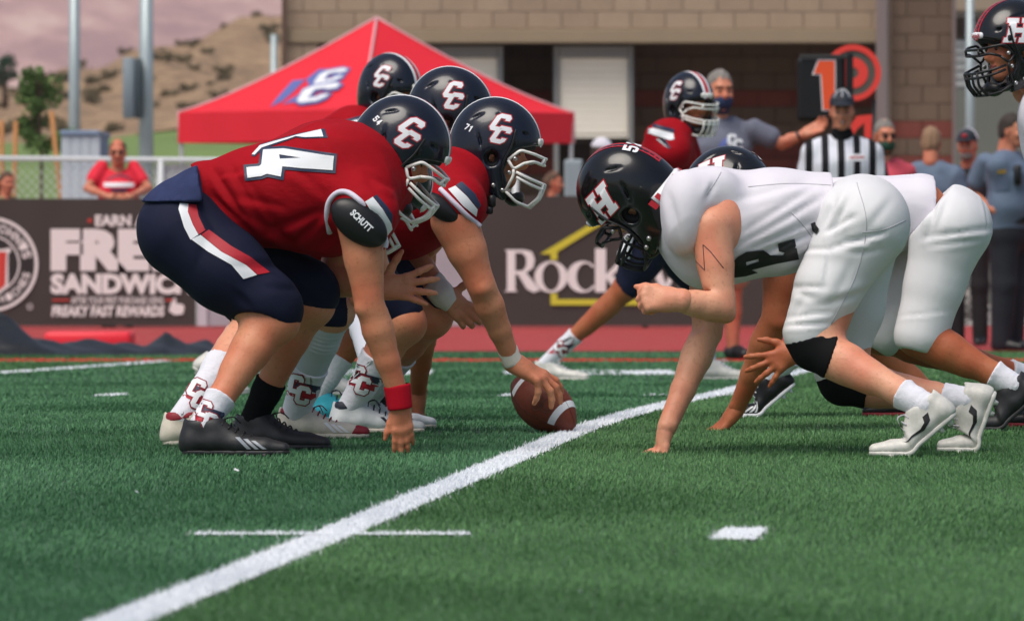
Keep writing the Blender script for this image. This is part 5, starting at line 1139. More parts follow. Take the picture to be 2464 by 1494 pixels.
# ---------------- generic crouched player used for the men mostly hidden behind the others
def crouched(D0, label, group, skin, jm, pm, torso, tr, arms, legs, head, headrot, team, num=None, pelvis=None, tw=1.28, hj=.012, visor=False, crum=.003, sleeves=None):
    q = Q(D0); legs = [(H, K, A_ if len(A_) == 3 and isinstance(A_, np.ndarray) else q(*A_), r) for H, K, A_, r in legs]; p = Person((P(torso[0][0], 0, D0)[0], D0, float(zg(D0))), label, group, skin); p.q = q; p.D = D0; p.legs = [(q(*K), A_, r) for H, K, A_, r in legs]
    J = Field(); J.chain([q(*t) for t in torso], tr, .06, YA, tw, kin=.04)
    e = torso[-1]
    for s in (-1, 1): J.cone(q(e[0], e[1] - 6, s * .12), q(e[0] + (12 if team == 'navy' else -12) * 23 / D0, e[1] + 35 * 23 / D0, s * .24), .125, .10, .06)
    if team == 'navy':
        for S, E, W_, r in arms: J.cone(q(*S), q(*S) * .62 + q(*E) * .38, r[0] + .020, r[1] + .020, .03)
    p.JF = J
    PT = Field(); pl = pelvis or torso[0]; PT.ball(q(pl[0], pl[1]), (.145, .20, .145), 0)
    B_ = Field(); B_.chain([q(*t) for t in torso], [.09] * (len(torso) - 1) + [.07], .04); B_.cone(q(*e), q(head[0] - (0), head[1] + 30), .066, .062, .03)
    for S, E, W, r in arms: B_.ops += arm_field(q(*S), q(*E), q(*W), r).ops
    for H, K, A_, r in legs:
        h_, k_, a_ = q(*H), q(*K), A_; PT.chain([h_, h_ * .5 + k_ * .5, k_], [.138, .098 if team == 'black' else .109, r[0] + (.014 if team == 'black' else .006)], .035); B_.ops += leg_field(k_, a_, r).ops; B_.cone(h_, k_, .09, r[0] * .95, .03)
    for H, K, A_, r in legs: k_, a_ = q(*K), A_; hem_t(PT, k_, k_ - q(*H), .05) if team == 'black' else hem(PT, k_, a_, r[0])
    p.PF = PT; p.BF = B_; p.jm = jm; p.pm = pm; p.hj = hj; p.crum = crum; p.limb(B_, hj * .85); hc = q(*head); R = rot(*headrot); p.head(hc, R)
    p.fin = lambda: (p.done(), put_helmet(p.root, hc, R, team, num, visor))
    return p
def dress(p, jcuts=(), pcuts=(), pf=()):
    for c in jcuts: p.JF.cut(*c)
    p.jv = crumple(p.JF.mesh(p.hj, 2), p.crum, 24, (1, 0, -.2), .3, int(p.D * 10)); p.jersey = p.cloth('jersey', p.jv, p.jm)
    for c in pcuts: p.PF.cut(*c)
    p.pv = folds(crumple(p.PF.mesh(p.hj, 4), p.crum * (.8 if p.pm is NAVY else .35), 26, (0, 0, 1), .4, int(p.D * 20)), pf, p.D - .25); p.pants = p.cloth('pants', p.pv, p.pm); p.fin()
RN = (.062, .056, .050, .046, .029)
# ---------------- G: the lineman hidden between 54 and the snapper: legs, cream cleats
gF1, gF2 = (foot(540, 22.9), 4), (foot(806, 23.62), -6, 0, 0, .96)
g = crouched(23.35, 'red lineman with cream cleats and white tights hidden behind number 54', 'players in red', SKINP, RED, NAVY, [(560, 575), (700, 530), (830, 490), (880, 470)], [.12, .15, .17, .13],
    [((870, 520, -.2), (900, 640, -.1), (860, 720, 0), RN), ((870, 520, .2), (880, 640, .2), (900, 720, .1), RN)], [((560, 590, -.11), (622, 775, -.1), ankle_at(*gF1), (.074, .066, .042)), ((580, 590, .11), (795, 745, .08), ankle_at(*gF2), (.074, .066, .044))], (930, 432), (0, 50, 0), 'navy')
dress(g); q = g.q
put_cleat(g.root, gF1[0], 4, 0, 0, SHOEC, SHOEC, CRIMSON, collar=CRIMSON); put_cleat(g.root, gF2[0], -6, 0, 0, SHOEC, SHOEC, CRIMSON, 'bars', WHITE, cap=CRIMSON, collar=CRIMSON, scale=.96)
s1 = sockmesh(*g.legs[0], .45); sk = g.cloth('sock', s1, SOCK); sock_print(g, sk, (478, 950), (.9, .4), (.5, -.85), 22.95, bvh(s1)); s1 = sockmesh(*g.legs[1], .55, .008); sk = g.cloth('sock', s1, SOCK); sock_print(g, sk, (722, 938), (.95, .2), (.2, -.95), 23.5, bvh(s1))
g.cloth('tights', sockmesh(*g.legs[1], .02, .004, .62), TIGHTS)
# ---------------- C: far guard
cF1, cF2 = (foot(930, 24.75, .012), -35, 40, 0, .9), (foot(846, 26.0), 5)
c = crouched(25.9, 'red lineman whose navy helmet shows between number 54 and number 71', 'players in red', SKINT, RED, NAVY, [(700, 560), (830, 500), (960, 430), (1020, 400)], [.12, .15, .17, .14],
    [((1000, 470, -.22), (1022, 770, -.1), (1006, 945, .2), RN), ((1000, 470, .22), (900, 620, .2), (960, 700, .2), RN)], [((700, 575, -.11), (870, 740, -.1), ankle_at(*cF1), (.066, .056, .040)), ((720, 575, .11), (880, 760, .1), ankle_at(*cF2), (.072, .064, .042))], (1084, 262), (-4, 8, 0), 'navy')
q = c.q; c.limb(hand_field(q(1006, 945, .2), (.05, 0, -1), (1, -.3, 0), (0, 1, 0), ((30, 30, 20),) * 4, 4, (30, 30, 10), .95, (q(1008, 920, .19), .03)), .005); dress(c)
put_cleat(c.root, cF1[0], -35, 40, 0, BLACK, WHITE, BLACK, scale=.9); put_cleat(c.root, cF2[0], 5, 0, 0, TEAL, TEAL, DKSHOE)
c.cloth('tights', sockmesh(*c.legs[0], .02, .004, .95), TIGHTS); c.cloth('sock', sockmesh(*c.legs[1], .5), SOCK)
# ---------------- T: red player at the end of the line, further off
tF1, tF2 = (foot(540, 33.4), 0, 40), (foot(850, 33.2), 0)
t = crouched(33.0, 'red player standing at the far end of the line, helmet against the tent', 'players in red', SKINT, RED, NAVY, [(700, 560), (750, 470), (815, 370), (850, 330)], [.13, .15, .17, .14],
    [((845, 380, -.2), (900, 480, -.2), (950, 560, -.1), RN), ((860, 380, .2), (900, 480, .2), (950, 560, .2), RN)], [((690, 580, -.11), (640, 720, -.1), ankle_at(*tF1), (.072, .066, .040)), ((710, 580, .11), (850, 740, .1), ankle_at(*tF2), (.072, .066, .040))], (940, 208), (-32, 14, 0), 'navy', hj=.014)
dress(t); q = t.q; tT = bvh(t.jv)
decal('sleeve_stripe', [[(820, 300), (862, 288), (876, 296), (870, 312), (836, 318)]], 32.7, tT, WHITE, t.jersey, .004, 10); decal('sleeve_stripe', [[(824, 292), (866, 280), (872, 287), (830, 300)]], 32.7, tT, NAVYPRINT, t.jersey, .004, 10)
put_cleat(t.root, tF1[0], 0, 40, 0, SHOEW, SHOEW, WHITE); put_cleat(t.root, tF2[0], 0, 0, 0, SHOEW, SHOEW, WHITE); t.cloth('sock', sockmesh(*t.legs[0], .55), SOCK); t.cloth('sock', sockmesh(*t.legs[1], .55), SOCK)
# ---------------- W1: number 52, white
D0 = 22.25; q = Q(D0); c5 = crop(1400, 320, 2100, 820, 2092)
W = Person((P(1900, 0, D0)[0], D0, float(zg(D0))), 'crouching lineman in white jersey 52 with a clenched fist and inked upper arm', 'players in white', SKINP)
J = Field(); J.chain([q(2010, 512), q(1870, 534), q(1745, 548), q(1690, 552)], [.126, .160, .168, .148], .05, YA, 1.22, kin=.03)
J.ball(q(1648, 516, -.19), (.076, .10, .128), .05); J.cone(q(1656, 474, -.2), q(1724, 456, -.15), .066, .066, .05); J.ball(q(1650, 530, .17), (.085, .10, .135), .05); J.ball(q(1690, 470, 0), (.10, .2, .08), .05); J.ball(q(1690, 620, 0), (.08, .16, .09), .05)
J.ball(q(1735, 545, -.36), (.062, .17, .088), .012, op='-'); J.cut(q(2010, 500), (1, 0, .1))
jv = crumple(J.mesh(.0085, 2), .0032, 24, (1, 0, .3), .25, 11)
jv = folds(jv, [(1780, 590, 1990, 470, .007, .011), (1800, 600, 2000, 520, .006, .010), (1790, 560, 1960, 450, .006, .012), (1640, 600, 1700, 690, .006, .012), (1660, 640, 1740, 690, .006, .012), (1850, 600, 1990, 560, .004, .012), (1880, 430, 2000, 450, .004, .014), (1720, 440, 1700, 480, .006, .01), (1610, 470, 1640, 600, .008, .012), (1790, 630, 2000, 540, .008, .010), (1660, 620, 1720, 680, .009, .011), (1780, 480, 1960, 430, .006, .013), (1870, 640, 1990, 600, .005, .01)], D0 - .25)
jW = W.cloth('jersey', jv, WHITEJ); tW = bvh(jv)
two = [(1150, 1070), (1155, 960), (1200, 915), (1260, 880), (1385, 866), (1440, 905), (1440, 975), (1530, 905), (1540, 885), (1500, 878), (1490, 820), (1612, 782), (1645, 935), (1480, 965), (1300, 1010), (1345, 1030), (1260, 1055)]
decal('number', [[c5(*p) for p in two], [c5(*p) for p in ((1258, 955), (1350, 932), (1352, 950), (1262, 978))]], D0 - .25, tW, BLACKPRINT, jW, .003)
PT = Field(); PT.ball(q(2074, 536), (.148, .205, .148), 0); fW1, fW2 = (foot(2184, 21.88), 180, 40), (foot(2346, 22.27), 180, 70); K1, A1 = q(1962, 832, -.17), ankle_at(*fW1); K2, A2 = q(2030, 915, .12), ankle_at(*fW2)
PT.chain([q(2070, 548, -.11), q(1994, 690, -.15), q(1946, 800, -.17)], [.142, .098, .080], .035); PT.chain([q(2060, 556, .11), q(2046, 740, .12), q(2018, 890, .12)], [.138, .100, .078], .035)

PT.cut(q(1960, 812, -.17), iv(.22, .97)) if False else None
hem_t(PT, K1, K1 - q(2004, 682, -.15), .012); hem_t(PT, K2, K2 - q(2046, 740, .12), .0)
pv = PT.mesh(.0085, 4); pv = folds(crumple(pv, .0011, 24, (.3, 0, 1), .4, 12), [(1925, 600, 2000, 600, .006, .008), (2000, 600, 1985, 690, .005, .008), (1900, 690, 1985, 692, .007, .008), (2130, 600, 2040, 610, .006, .010), (2100, 700, 1960, 740, .005, .013), (1935, 720, 1905, 770, .006, .01), (2150, 480, 2080, 560, .004, .014), (2015, 470, 1985, 550, .011, .010), (2050, 470, 2000, 560, .010, .010), (2010, 592, 2130, 560, .011, .009), (1985, 560, 2060, 520, .009, .009), (2030, 575, 2120, 590, .005, .010), (1990, 600, 2090, 590, .005, .012), (1895, 765, 2000, 752, .007, .008), (1890, 785, 1990, 778, .007, .007), (1900, 690, 1960, 720, .005, .012), (2060, 620, 2000, 740, .003, .014)], D0 - .3)
wp = W.cloth('pants', pv, WHITEP); tWp = bvh(pv); SEAM = mat('seam_grey', lin(176, 174, 182), .8)
def seam(pts, D, tree, parent): W.cloth('seam', tube(ring_on([tuple(p[[0, 2]]) if len(p) == 3 else tuple(p) for p in curve([np.array(a, float) for a in pts], 8)], D, tree, .001), .0016, 5), SEAM, parent)
seam([(2062, 440), (2085, 540), (2060, 660), (2000, 780)], D0 - .3, tWp, wp); seam([(2075, 560), (2130, 552), (2180, 530)], D0 - .3, tWp, wp)
seam([(1904, 512), (1935, 545), (1968, 592)], D0 - .25, tW, jW); seam([(1700, 470), (1720, 440), (1735, 415)], D0 - .25, tW, jW); seam([(1800, 450), (1900, 442), (2000, 446)], D0 - .25, tW, jW)
decal('belt_gap_shade', [[(1950, 538), (1960, 534), (1972, 552), (1966, 564), (1954, 556)]], D0 - .25, bvh(jv, pv), BLACKPRINT, wp, .004, 6)  # black patch for the waist gap, with the hip crease's shadow painted in
B_ = Field(); B_.chain([q(2050, 540), q(1870, 540), q(1720, 540), q(1640, 510)], [.10, .10, .11, .07], .04); B_.cone(q(1640, 510), q(1560, 500), .068, .064, .03)
B_.ball(q(1734, 540, -.175), (.072, .062, .095), .03)
B_.ops += arm_field(q(1712, 548, -.215), q(1736, 742, -.27), q(1625, 722, -.32), (.066, .053, .049, .043, .033)).ops
B_.ops += arm_field(q(1710, 620, .2), q(1702, 800, .16), q(1604, 1030, .0), (.062, .055, .051, .046, .030)).ops
for K_, A_ in ((K1, A1), (K2, A2)): B_.ops += leg_field(K_, A_, (.074, .066, .042)).ops
B_.cone(q(2060, 548, -.11), K1, .09, .072, .03); B_.cone(q(2060, 548, .11), K2, .09, .072, .03); W.limb(B_, .0085)
W.limb(hand_field(q(1630, 722, -.32), (-1, -.05, .06), (0, -1, .35), (0, .3, 1), ((72, 92, 55), (74, 94, 55), (76, 94, 55), (78, 92, 50)), 1, (30, 34, 30), 1.02, (q(1655, 724, -.32), .037)), .0045)
W.limb(hand_field(q(1602, 1034, .0), iv(-.30, .95), (-1, -.2, .2), (0, -1, 0), ((-62, 10, 6), (-62, 10, 6), (-60, 8, 6), (-58, 8, 6)), 5, (25, 10, 10), .74, (q(1606, 1020, 0), .030)), .0045)
R = rot(180, 54, 0) @ rot(-24, 0, 0); hc = q(1504, 462); W.head(hc, R); W.done(); put_helmet(W.root, hc, R, 'black', (G5, G2))
# pen mark on the upper arm
tS = BVHTree.FromPolygons([tuple(v) for v in W.bits[0][0]], [tuple(int(i) for i in f) for f in W.bits[0][1]])
pl = [c5(*p) for p in ((893, 1030), (875, 930), (958, 1016), (945, 828), (1000, 880), (1095, 1000))]; path = []
for a, b in zip(pl, pl[1:]): path += [(a[0] + (b[0] - a[0]) * i / 8, a[1] + (b[1] - a[1]) * i / 8) for i in range(8)]
W.cloth('ink_mark', tube(ring_on(path + [pl[-1]], D0 - .3, tS, .001), .0016, 5), mat('ink', lin(72, 44, 52), .7), W.body)
# knee sleeves, socks, cleats
f = Field(); f.cone(q(1946, 800, -.17), K1, .081, .077, .03); f.ops += leg_field(K1, A1, (.079, .070, .046)).ops; f.cut(q(1950, 812, -.17), iv(-.25, -.97)); f.cut(q(2003, 848, -.19), iv(.95, .33)); W.cloth('knee_sleeve', f.mesh(.005, 3), BLACKCLOTH)
f = Field(); f.cone(q(2018, 885, .12), K2, .080, .078, .03); f.ops += leg_field(K2, A2, (.078, .070, .046)).ops; f.cut(q(2030, 895, .12), iv(-.3, -.95)); f.cut(q(2085, 920, .11), iv(1, .1)); W.cloth('knee_sleeve', f.mesh(.005, 3), BLACKCLOTH)
for K_, A_, t_ in ((K1, A1, .80), (K2, A2, .82)): W.cloth('sock', crumple(sockmesh(K_, A_, (.074, .066, .042), t_, .007), .0012, 110, iv(.3, -.9), .2, 5), SOCK)
GREYM = mat('grey_mark', lin(120, 120, 116), .5)
put_cleat(W.root, fW1[0], 180, 40, 0, SHOEW, SHOEW, mat('grey_lace', lin(176, 174, 182), .8), 'swoosh', BLACKPRINT); put_cleat(W.root, fW2[0], 180, 70, 0, SHOEW, SHOEW, MATS['grey_lace'], 'swoosh', BLACKPRINT)
# ---------------- W2
vF1, vF2 = (foot(2402, 24.45), 180, 40), (foot(2468, 25.0), 180, 40)
v = crouched(24.65, 'white jersey lineman behind number 52 with bare waist and spread fingers', 'players in white', SKINT, WHITEJ, WHITEP, [(2215, 502), (2080, 530), (1900, 540), (1830, 540)], [.122, .145, .165, .14],
    [((1890, 600, -.2), (1866, 768, -.18), (1772, 985, -.02), (.062, .057, .052, .048, .028)), ((1890, 600, .2), (2030, 790, -.1), (1925, 838, -.42), RN)], [((2282, 560, -.11), (2216, 806, -.14), ankle_at(*vF1), (.078, .069, .042)), ((2270, 560, .11), (2120, 800, .12), ankle_at(*vF2), (.074, .066, .042))], (1750, 456), (180, 22, 24), 'black', (G2,), pelvis=(2285, 545), hj=.0095)
q = v.q; v.limb(hand_field(q(1922, 840, -.42), iv(-.85, .48), (0, -1, .1), iv(-.3, -1), ((4, 10, 6), (4, 12, 8), (4, 12, 8), (4, 12, 6)), 17, (50, 0, 8), .98, (q(1950, 828, -.36), .034)), .0045)
v.limb(hand_field(q(1772, 985, -.02), iv(-.65, .75), (-.6, -.3, .6), (0, 1, 0), ((-20, 40, 30),) * 4, 3, (20, 20, 10), .86, (q(1778, 970, -.02), .03)), .0045)
dress(v, [(q(2248, 500), (1, 0, -.05))], [(q(2268, 470), iv(-.75, -.66))], [(2372, 440, 2385, 560, .004, .006), (2225, 572, 2400, 548, .008, .010), (2240, 590, 2360, 575, .005, .010), (2255, 470, 2235, 570, .009, .010), (2290, 460, 2250, 560, .006, .010), (2165, 762, 2280, 750, .003, .006)])
put_cleat(v.root, vF1[0], 180, 40, 0, SHOEB, SHOEB, BLACK); put_cleat(v.root, vF2[0], 180, 40, 0, BLACK, CRIMSON, BLACK, cap=CRIMSON)
v.cloth('sock', sockmesh(*v.legs[0], .78, .007), SOCK); v.cloth('sock', sockmesh(*v.legs[1], .8, .007), SOCK)
# ---------------- W3: third white lineman, nearly hidden
zF1, zF2 = (foot(1822, 26.65), 180, 40, 0, .95), (foot(2150, 26.8), 180)
z = crouched(26.7, 'white lineman almost hidden behind the others, black and white cleat showing', 'players in white', SKINT, WHITEJ, WHITEP, [(2090, 570), (1980, 560), (1850, 560), (1790, 560)], [.12, .14, .15, .12],
    [((1820, 600, -.2), (1960, 700, 0), (2000, 780, 0), RN), ((1820, 600, .2), (1960, 700, .2), (2000, 780, .2), RN)], [((2090, 590, -.11), (1960, 780, -.1), ankle_at(*zF1), (.070, .062, .040)), ((2090, 590, .11), (2070, 800, .1), ankle_at(*zF2), (.070, .062, .040))], (1680, 520), (180, 40, 0), 'black', hj=.012)
dress(z); q = z.q; z.cloth('sock', sockmesh(*z.legs[0], .6), SOCK)
put_cleat(z.root, zF1[0], 180, 40, 0, BLACK, WHITE, WHITE, 'bars', WHITE, scale=.95); put_cleat(z.root, zF2[0], 180, 0, 0, BLACK, CRIMSON, BLACK, 'swoosh', CRIMSON)
# ---------------- LB: white linebacker, mostly outside the frame
lF1, lF2 = (foot(2600, 26.4), 180), (foot(2640, 26.7), 180)
l = crouched(26.5, 'linebacker in black helmet watching over the white linemen', 'players in white', SKIN, WHITEJ, WHITEP, [(2640, 560), (2610, 440), (2570, 330), (2540, 280)], [.13, .15, .17, .14],
    [((2540, 330, -.2), (2560, 480, -.2), (2520, 580, -.2), RN), ((2540, 330, .2), (2560, 480, .2), (2520, 580, .2), RN)], [((2640, 580, -.11), (2580, 760, -.1), ankle_at(*lF1), (.072, .066, .042)), ((2640, 580, .11), (2600, 760, .1), ankle_at(*lF2), (.072, .066, .042))], (2438, 98), (203, 6, 0), 'black', hj=.014)
dress(l)
for f_ in (lF1, lF2): put_cleat(l.root, f_[0], 180, 0, 0, SHOEB, SHOEB, BLACK)
# ---------------- red receiver
D0 = 39.; eF1, eF2 = (foot(1368, 39.), -20), (foot(1764, 39.2), -15); e = crouched(D0, 'red wide receiver with a clear visor stretching one leg out', 'players in red', SKINT, RED, NAVY, [(1590, 560), (1600, 480), (1604, 390), (1612, 345)], [.12, .14, .16, .13],
    [((1585, 330, -.22), (1575, 430, -.22), (1520, 520, -.3), RN), ((1640, 340, .2), (1680, 440, .2), (1640, 540, .2), RN)], [((1575, 570, -.10), (1508, 692, -.1), ankle_at(*eF1), (.070, .062, .040)), ((1610, 570, .10), (1690, 700, .1), ankle_at(*eF2), (.070, .062, .040))], (1658, 240), (-50, 4, 0), 'navy', hj=.014, visor=True, tw=1.2)
dress(e); q = e.q; tE = bvh(e.jv)
decal('sleeve_stripe', [[(1552, 318), (1558, 305), (1620, 322), (1622, 336), (1612, 338)]], 38.6, tE, WHITE, e.jersey, .004, 10); decal('sleeve_stripe', [[(1560, 303), (1566, 297), (1622, 312), (1621, 321)]], 38.6, tE, NAVYPRINT, e.jersey, .004, 10)
put_cleat(e.root, eF1[0], -20, 0, 0, SHOEW, SHOEW, WHITE); put_cleat(e.root, eF2[0], -15, 0, 0, SHOEW, SHOEW, WHITE)
for K_, A_, r_2 in e.legs:
    s1 = sockmesh(K_, A_, r_2, .62); sk = e.cloth('sock', s1, SOCK); cc2 = K_ * .2 + A_ * .8; sock_print(e, sk, (CX + cc2[0] / cc2[1] * FPX, HY - (cc2[2] - CAMZ) / cc2[1] * FPX), (1, 0), (.1, -1), cc2[1] - .05, bvh(s1), .045, .05)
e.cloth('towel', crumple(bevbox(0, 0, 0, 0, 0, 0) if False else Field().cone(q(1512, 575, -.22), q(1500, 618, -.22), .03, .04, 0, YA, .4).mesh(.01, 2), .004, 40), WHITE)
# ------------------------------------------------------------------ people on the sideline and behind the fence
def stripes_mat(name, c0, c1, x0, per, duty=.5):
    m = bpy.data.materials.new(name); m.use_nodes = True; N = m.node_tree.nodes; L = m.node_tree.links; b = N['Principled BSDF']; b.inputs['Roughness'].default_value = .75; b.inputs['Specular IOR Level'].default_value = .2
    g = N.new('ShaderNodeNewGeometry'); s = N.new('ShaderNodeSeparateXYZ'); L.new(g.outputs['Position'], s.inputs[0])
    a = N.new('ShaderNodeMath'); a.operation = 'SUBTRACT'; a.inputs[1].default_value = x0 - 100 * per; L.new(s.outputs[0], a.inputs[0]); d = N.new('ShaderNodeMath'); d.operation = 'MODULO'; d.inputs[1].default_value = per; L.new(a.outputs[0], d.inputs[0])
    c = N.new('ShaderNodeMath'); c.operation = 'LESS_THAN'; c.inputs[1].default_value = per * duty; L.new(d.outputs[0], c.inputs[0]); x = N.new('ShaderNodeMix'); x.data_type = 'RGBA'; L.new(c.outputs[0], x.inputs[0]); x.inputs[6].default_value = c0; x.inputs[7].default_value = c1; L.new(x.outputs[2], b.inputs['Base Color']); return m
GREYHAIR = mat('grey_hair', lin(128, 122, 116), .8, var=.25, vs=60, bump=.8, bs=140); BROWNHAIR = mat('brown_hair', lin(88, 62, 46), .75, var=.25, vs=60, bump=.8, bs=140); DARKHAIR = mat('dark_hair', lin(50, 40, 34), .75, var=.25, vs=60, bump=.8, bs=140); SANDHAIR = mat('sandy_hair', lin(142, 112, 86), .75, var=.2, vs=60, bump=.8, bs=140)
def stander(x, D, ytop, yaw, label, skin, shirt, pants, hair=None, arms=None, cap=None, mask=None, glasses=None, build=1., longhair=False, group='people on the sideline', shorts=False, baldtop=False, pitch=4):
    X = P(x, 0, D)[0]; z0 = float(zg(D)); zt = P(x, ytop, D)[2]; s = (zt - z0) / 1.785; p = Person((X, D, z0), label, group, skin); F = np.array([math.cos(rad(yaw)), math.sin(rad(yaw)), 0]); L = np.array([-F[1], F[0], 0])
    def w(f, l, z): return np.array([X, D, z0]) + s * (F * f + L * l) + np.array([0, 0, z * s])
    p.w = w; p.s = s; b = build * s
    J = Field(); J.chain([w(0, 0, .93), w(.02, 0, 1.08), w(.015, 0, 1.30), w(0, 0, 1.41)], [.125 * b, .132 * b, .128 * b, .085 * b], .05, L, 1.42, kin=.04); J.cone(w(0, .1, 1.43), w(0, .19, 1.385), .06 * b, .072 * b, .05); J.cone(w(0, -.1, 1.43), w(0, -.19, 1.385), .06 * b, .072 * b, .05)
    B_ = Field(); B_.chain([w(0, 0, .95), w(0, 0, 1.3), w(-.005, 0, 1.48), w(.015, 0, 1.60)], [.10, .10, .058 * s, .056 * s], .03)
    for i, sg in enumerate((1, -1)):
        if arms and arms[i] is not None: S, E, W, hf = arms[i]
        else: S, E, W, hf = w(0, sg * .20, 1.38), w(-.03, sg * .27, 1.10), w(.04, sg * .27, .86), w(.05, sg * .27, .7) - w(.04, sg * .27, .86)
        f = arm_field(S, E, W, tuple(v * s for v in (.052, .047, .043, .040, .027))); B_.ops += f.ops; J.cone(S, np.asarray(S) * .42 + np.asarray(E) * .58, .062 * b, .064 * b, .03)
        p.limb(hand_field(W, hf, L * sg * .9 - F * .3, F, ((18, 25, 18),) * 4, 3, (25, 15, 15), s, None), .007)
    PT = Field(); PT.chain([w(0, 0, .98), w(0, 0, .88)], [.122 * b, .128 * b], .03, L, 1.38)
    for sg in (1, -1):
        if shorts: PT.chain([w(0, sg * .09, .88), w(.01, sg * .1, .52)], [.10 * b, .092 * b], .03)
        else: PT.chain([w(0, sg * .09, .88), w(.01, sg * .1, .5), w(-.01, sg * .1, .06)], [.098 * b, .078 * b, .066 * b], .03)
        B_.chain([w(0, sg * .09, .88), w(.01, sg * .1, .5), w(-.02, sg * .1, .30), w(-.01, sg * .1, .07)], [.08 * s, .056 * s, .056 * s, .037 * s], .03)
        f = Field(); f.chain([w(-.05, sg * .1, .05), w(.06, sg * .11, .045), w(.15, sg * .12, .035)], [.045 * s, .045 * s, .036 * s], .02); f.cut((0, 0, z0 + .006), (0, 0, -1)); p.cloth('shoe', f.mesh(.012, 1), BLACK)
    J.cut(w(0, 0, .86), (0, 0, -1)); p.limb(B_, .014)
    p.jv = crumple(J.mesh(.013, 2), .004, 30, (0, 0, 1), .5, int(x)); p.shirt = p.cloth('shirt', p.jv, shirt); p.cloth('trousers' if not shorts else 'shorts', crumple(PT.mesh(.014, 2), .003, 30, (0, 0, 1), .5, int(x)), pants)
    hc = w(.035, 0, 1.785 - .108); R = rot(yaw, pitch, 0); p.hc = hc; p.R = R; p.head(hc, R, .0062, s)
    def loc(vf): return np.asarray(hc) + (np.asarray(vf[0]) * s) @ R.T, vf[1]
    p.loc = loc
    if hair:
        f = Field(); f.ball((-.012, 0, .008), (.100, .081, .104), 0); f.ball((-.04, 0, -.05), (.07, .074, .07), .03); f.poly([(.3, .045), (.06, .045), (.035, .01), (.012, -.02), (.008, -.05), (-.02, -.055), (-.03, -.09), (.3, -.3)], k=.01)
        if longhair: f.chain([(-.06, 0, -.02), (-.085, 0, -.14), (-.09, 0, -.26)], [.075, .07, .05], .03, (0, 1, 0), 1.15)
        if baldtop: f.ball((.02, 0, .12), (.11, .07, .07), .02, op='-')
        f.cut((0, 0, -.105), (0, 0, -1)) if not longhair else None
        p.cloth('hair', crumple(loc(f.mesh(.007, 1)), .0035, 90, (0, 0, 1), .5, 3), hair)
    if cap:
        f = Field(); f.ball((-.008, 0, .022), (.105, .086, .098), 0); f.cut((0, 0, .022), (0, 0, -1)); c_ = p.cloth('cap', loc(f.mesh(.006, 2)), cap[0])
        f = Field(); f.ball((.10, 0, .026), (.080, .070, .013), 0); f.cut((.085, 0, 0), (-1, 0, 0)); p.cloth('brim', loc(f.mesh(.005, 1)), cap[1], c_)
        if len(cap) > 2:
            for a in (-40, 0, 40): d = rot(0, 0, 0); V = [((.097 if a == 0 else .09) * math.cos(t) * math.cos(rad(a)) - .008, .088 * math.cos(t) * math.sin(rad(a)), .024 + .0985 * math.sin(t)) for t in np.linspace(.15, 1.5, 10)]; p.cloth('piping', loc(tube([np.array(v) * 1.02 for v in V], .003, 5)), cap[2], c_)
    if mask:
        f = Field(); f.ball((.048, 0, -.085), (.062, .066, .060), 0); f.ball((-.02, 0, -.13), (.072, .07, .06), .03); f.cut((.0, 0, -.052), (-.15, 0, 1)); p.cloth('face_mask', loc(f.mesh(.006, 2)), mask)
    if glasses: p.cloth('glasses', loc(join(*[tube([(.098, s_ * .031 + .022 * math.cos(a), -.022 + .014 * math.sin(a)) for a in np.linspace(0, 6.283, 13)[:-1]], .0025, 5, True) for s_ in (1, -1)] + [tube([(.094, s_ * .052, -.018), (.06, s_ * .078, -.018), (-.01, s_ * .083, -.02)], .0025, 5) for s_ in (1, -1)] + [bevbox(.096, .099, s_ * .031 - .018, s_ * .031 + .018, -.032, -.012, .001) for s_ in (1, -1)])), glasses)
    p.done(); return p
BLUES = mat('police_shirt', lin(96, 112, 134), .8, var=.06, vs=6, bump2=.4, bs2=12); DARKP = mat('dark_trousers', lin(24, 27, 36), .85, bump2=.3, bs2=10); REDT = mat('red_tshirt', lin(226, 32, 58), .8, var=.05, vs=6, bump2=.4, bs2=12); GREYT = mat('slate_tshirt', lin(104, 106, 122), .85, var=.05, vs=6, bump2=.4, bs2=12)
KHAKI = mat('khaki_cloth', lin(170, 156, 132), .85); CAPN = mat('cap_navy', lin(30, 36, 48), .75); CAPW = mat('cap_white', lin(214, 212, 222), .8); JKT = mat('dark_jacket', lin(38, 36, 40), .85); BLK = mat('black_trousers', lin(22, 22, 24), .85); ROSE = mat('rose_shirt', lin(206, 76, 92), .8)
# man leaning on the banner
D = 66.75; m1 = stander(284, D, 334, -90, 'man in red T-shirt and glasses leaning folded arms on the banner', SKINR, REDT, KHAKI, DARKHAIR, arms=[(P(322, 402, D), P(358, 454, D - .1), P(312, 474, D - .62), np.array([-1, 0, -.1])), (P(246, 402, D), P(210, 454, D - .1), P(262, 474, D - .62), np.array([1, 0, -.1]))], glasses=BLACK, group='people behind the fence', baldtop=True, build=1.02)
tm = bvh(m1.jv); decal('print', [[(250, 440), (322, 440), (322, 450), (250, 450)]], D - .2, tm, WHITE, m1.shirt, .006, 12); decal('print', [[(256, 436), (272, 428), (288, 425), (304, 428), (318, 436), (318, 433), (304, 424), (288, 421), (272, 424), (256, 433)]], D - .2, tm, NAVYPRINT, m1.shirt, .006, 12); decal('print', [[(262, 454), (312, 454), (300, 462), (274, 462)]], D - .2, tm, NAVYPRINT, m1.shirt, .006, 12)
m2 = stander(14, 68.2, 412, -60, 'child with brown hair standing behind the fence near the stakes', SKINR, mat('olive_shirt', lin(140, 132, 92), .85), KHAKI, BROWNHAIR, longhair=True, group='people behind the fence')
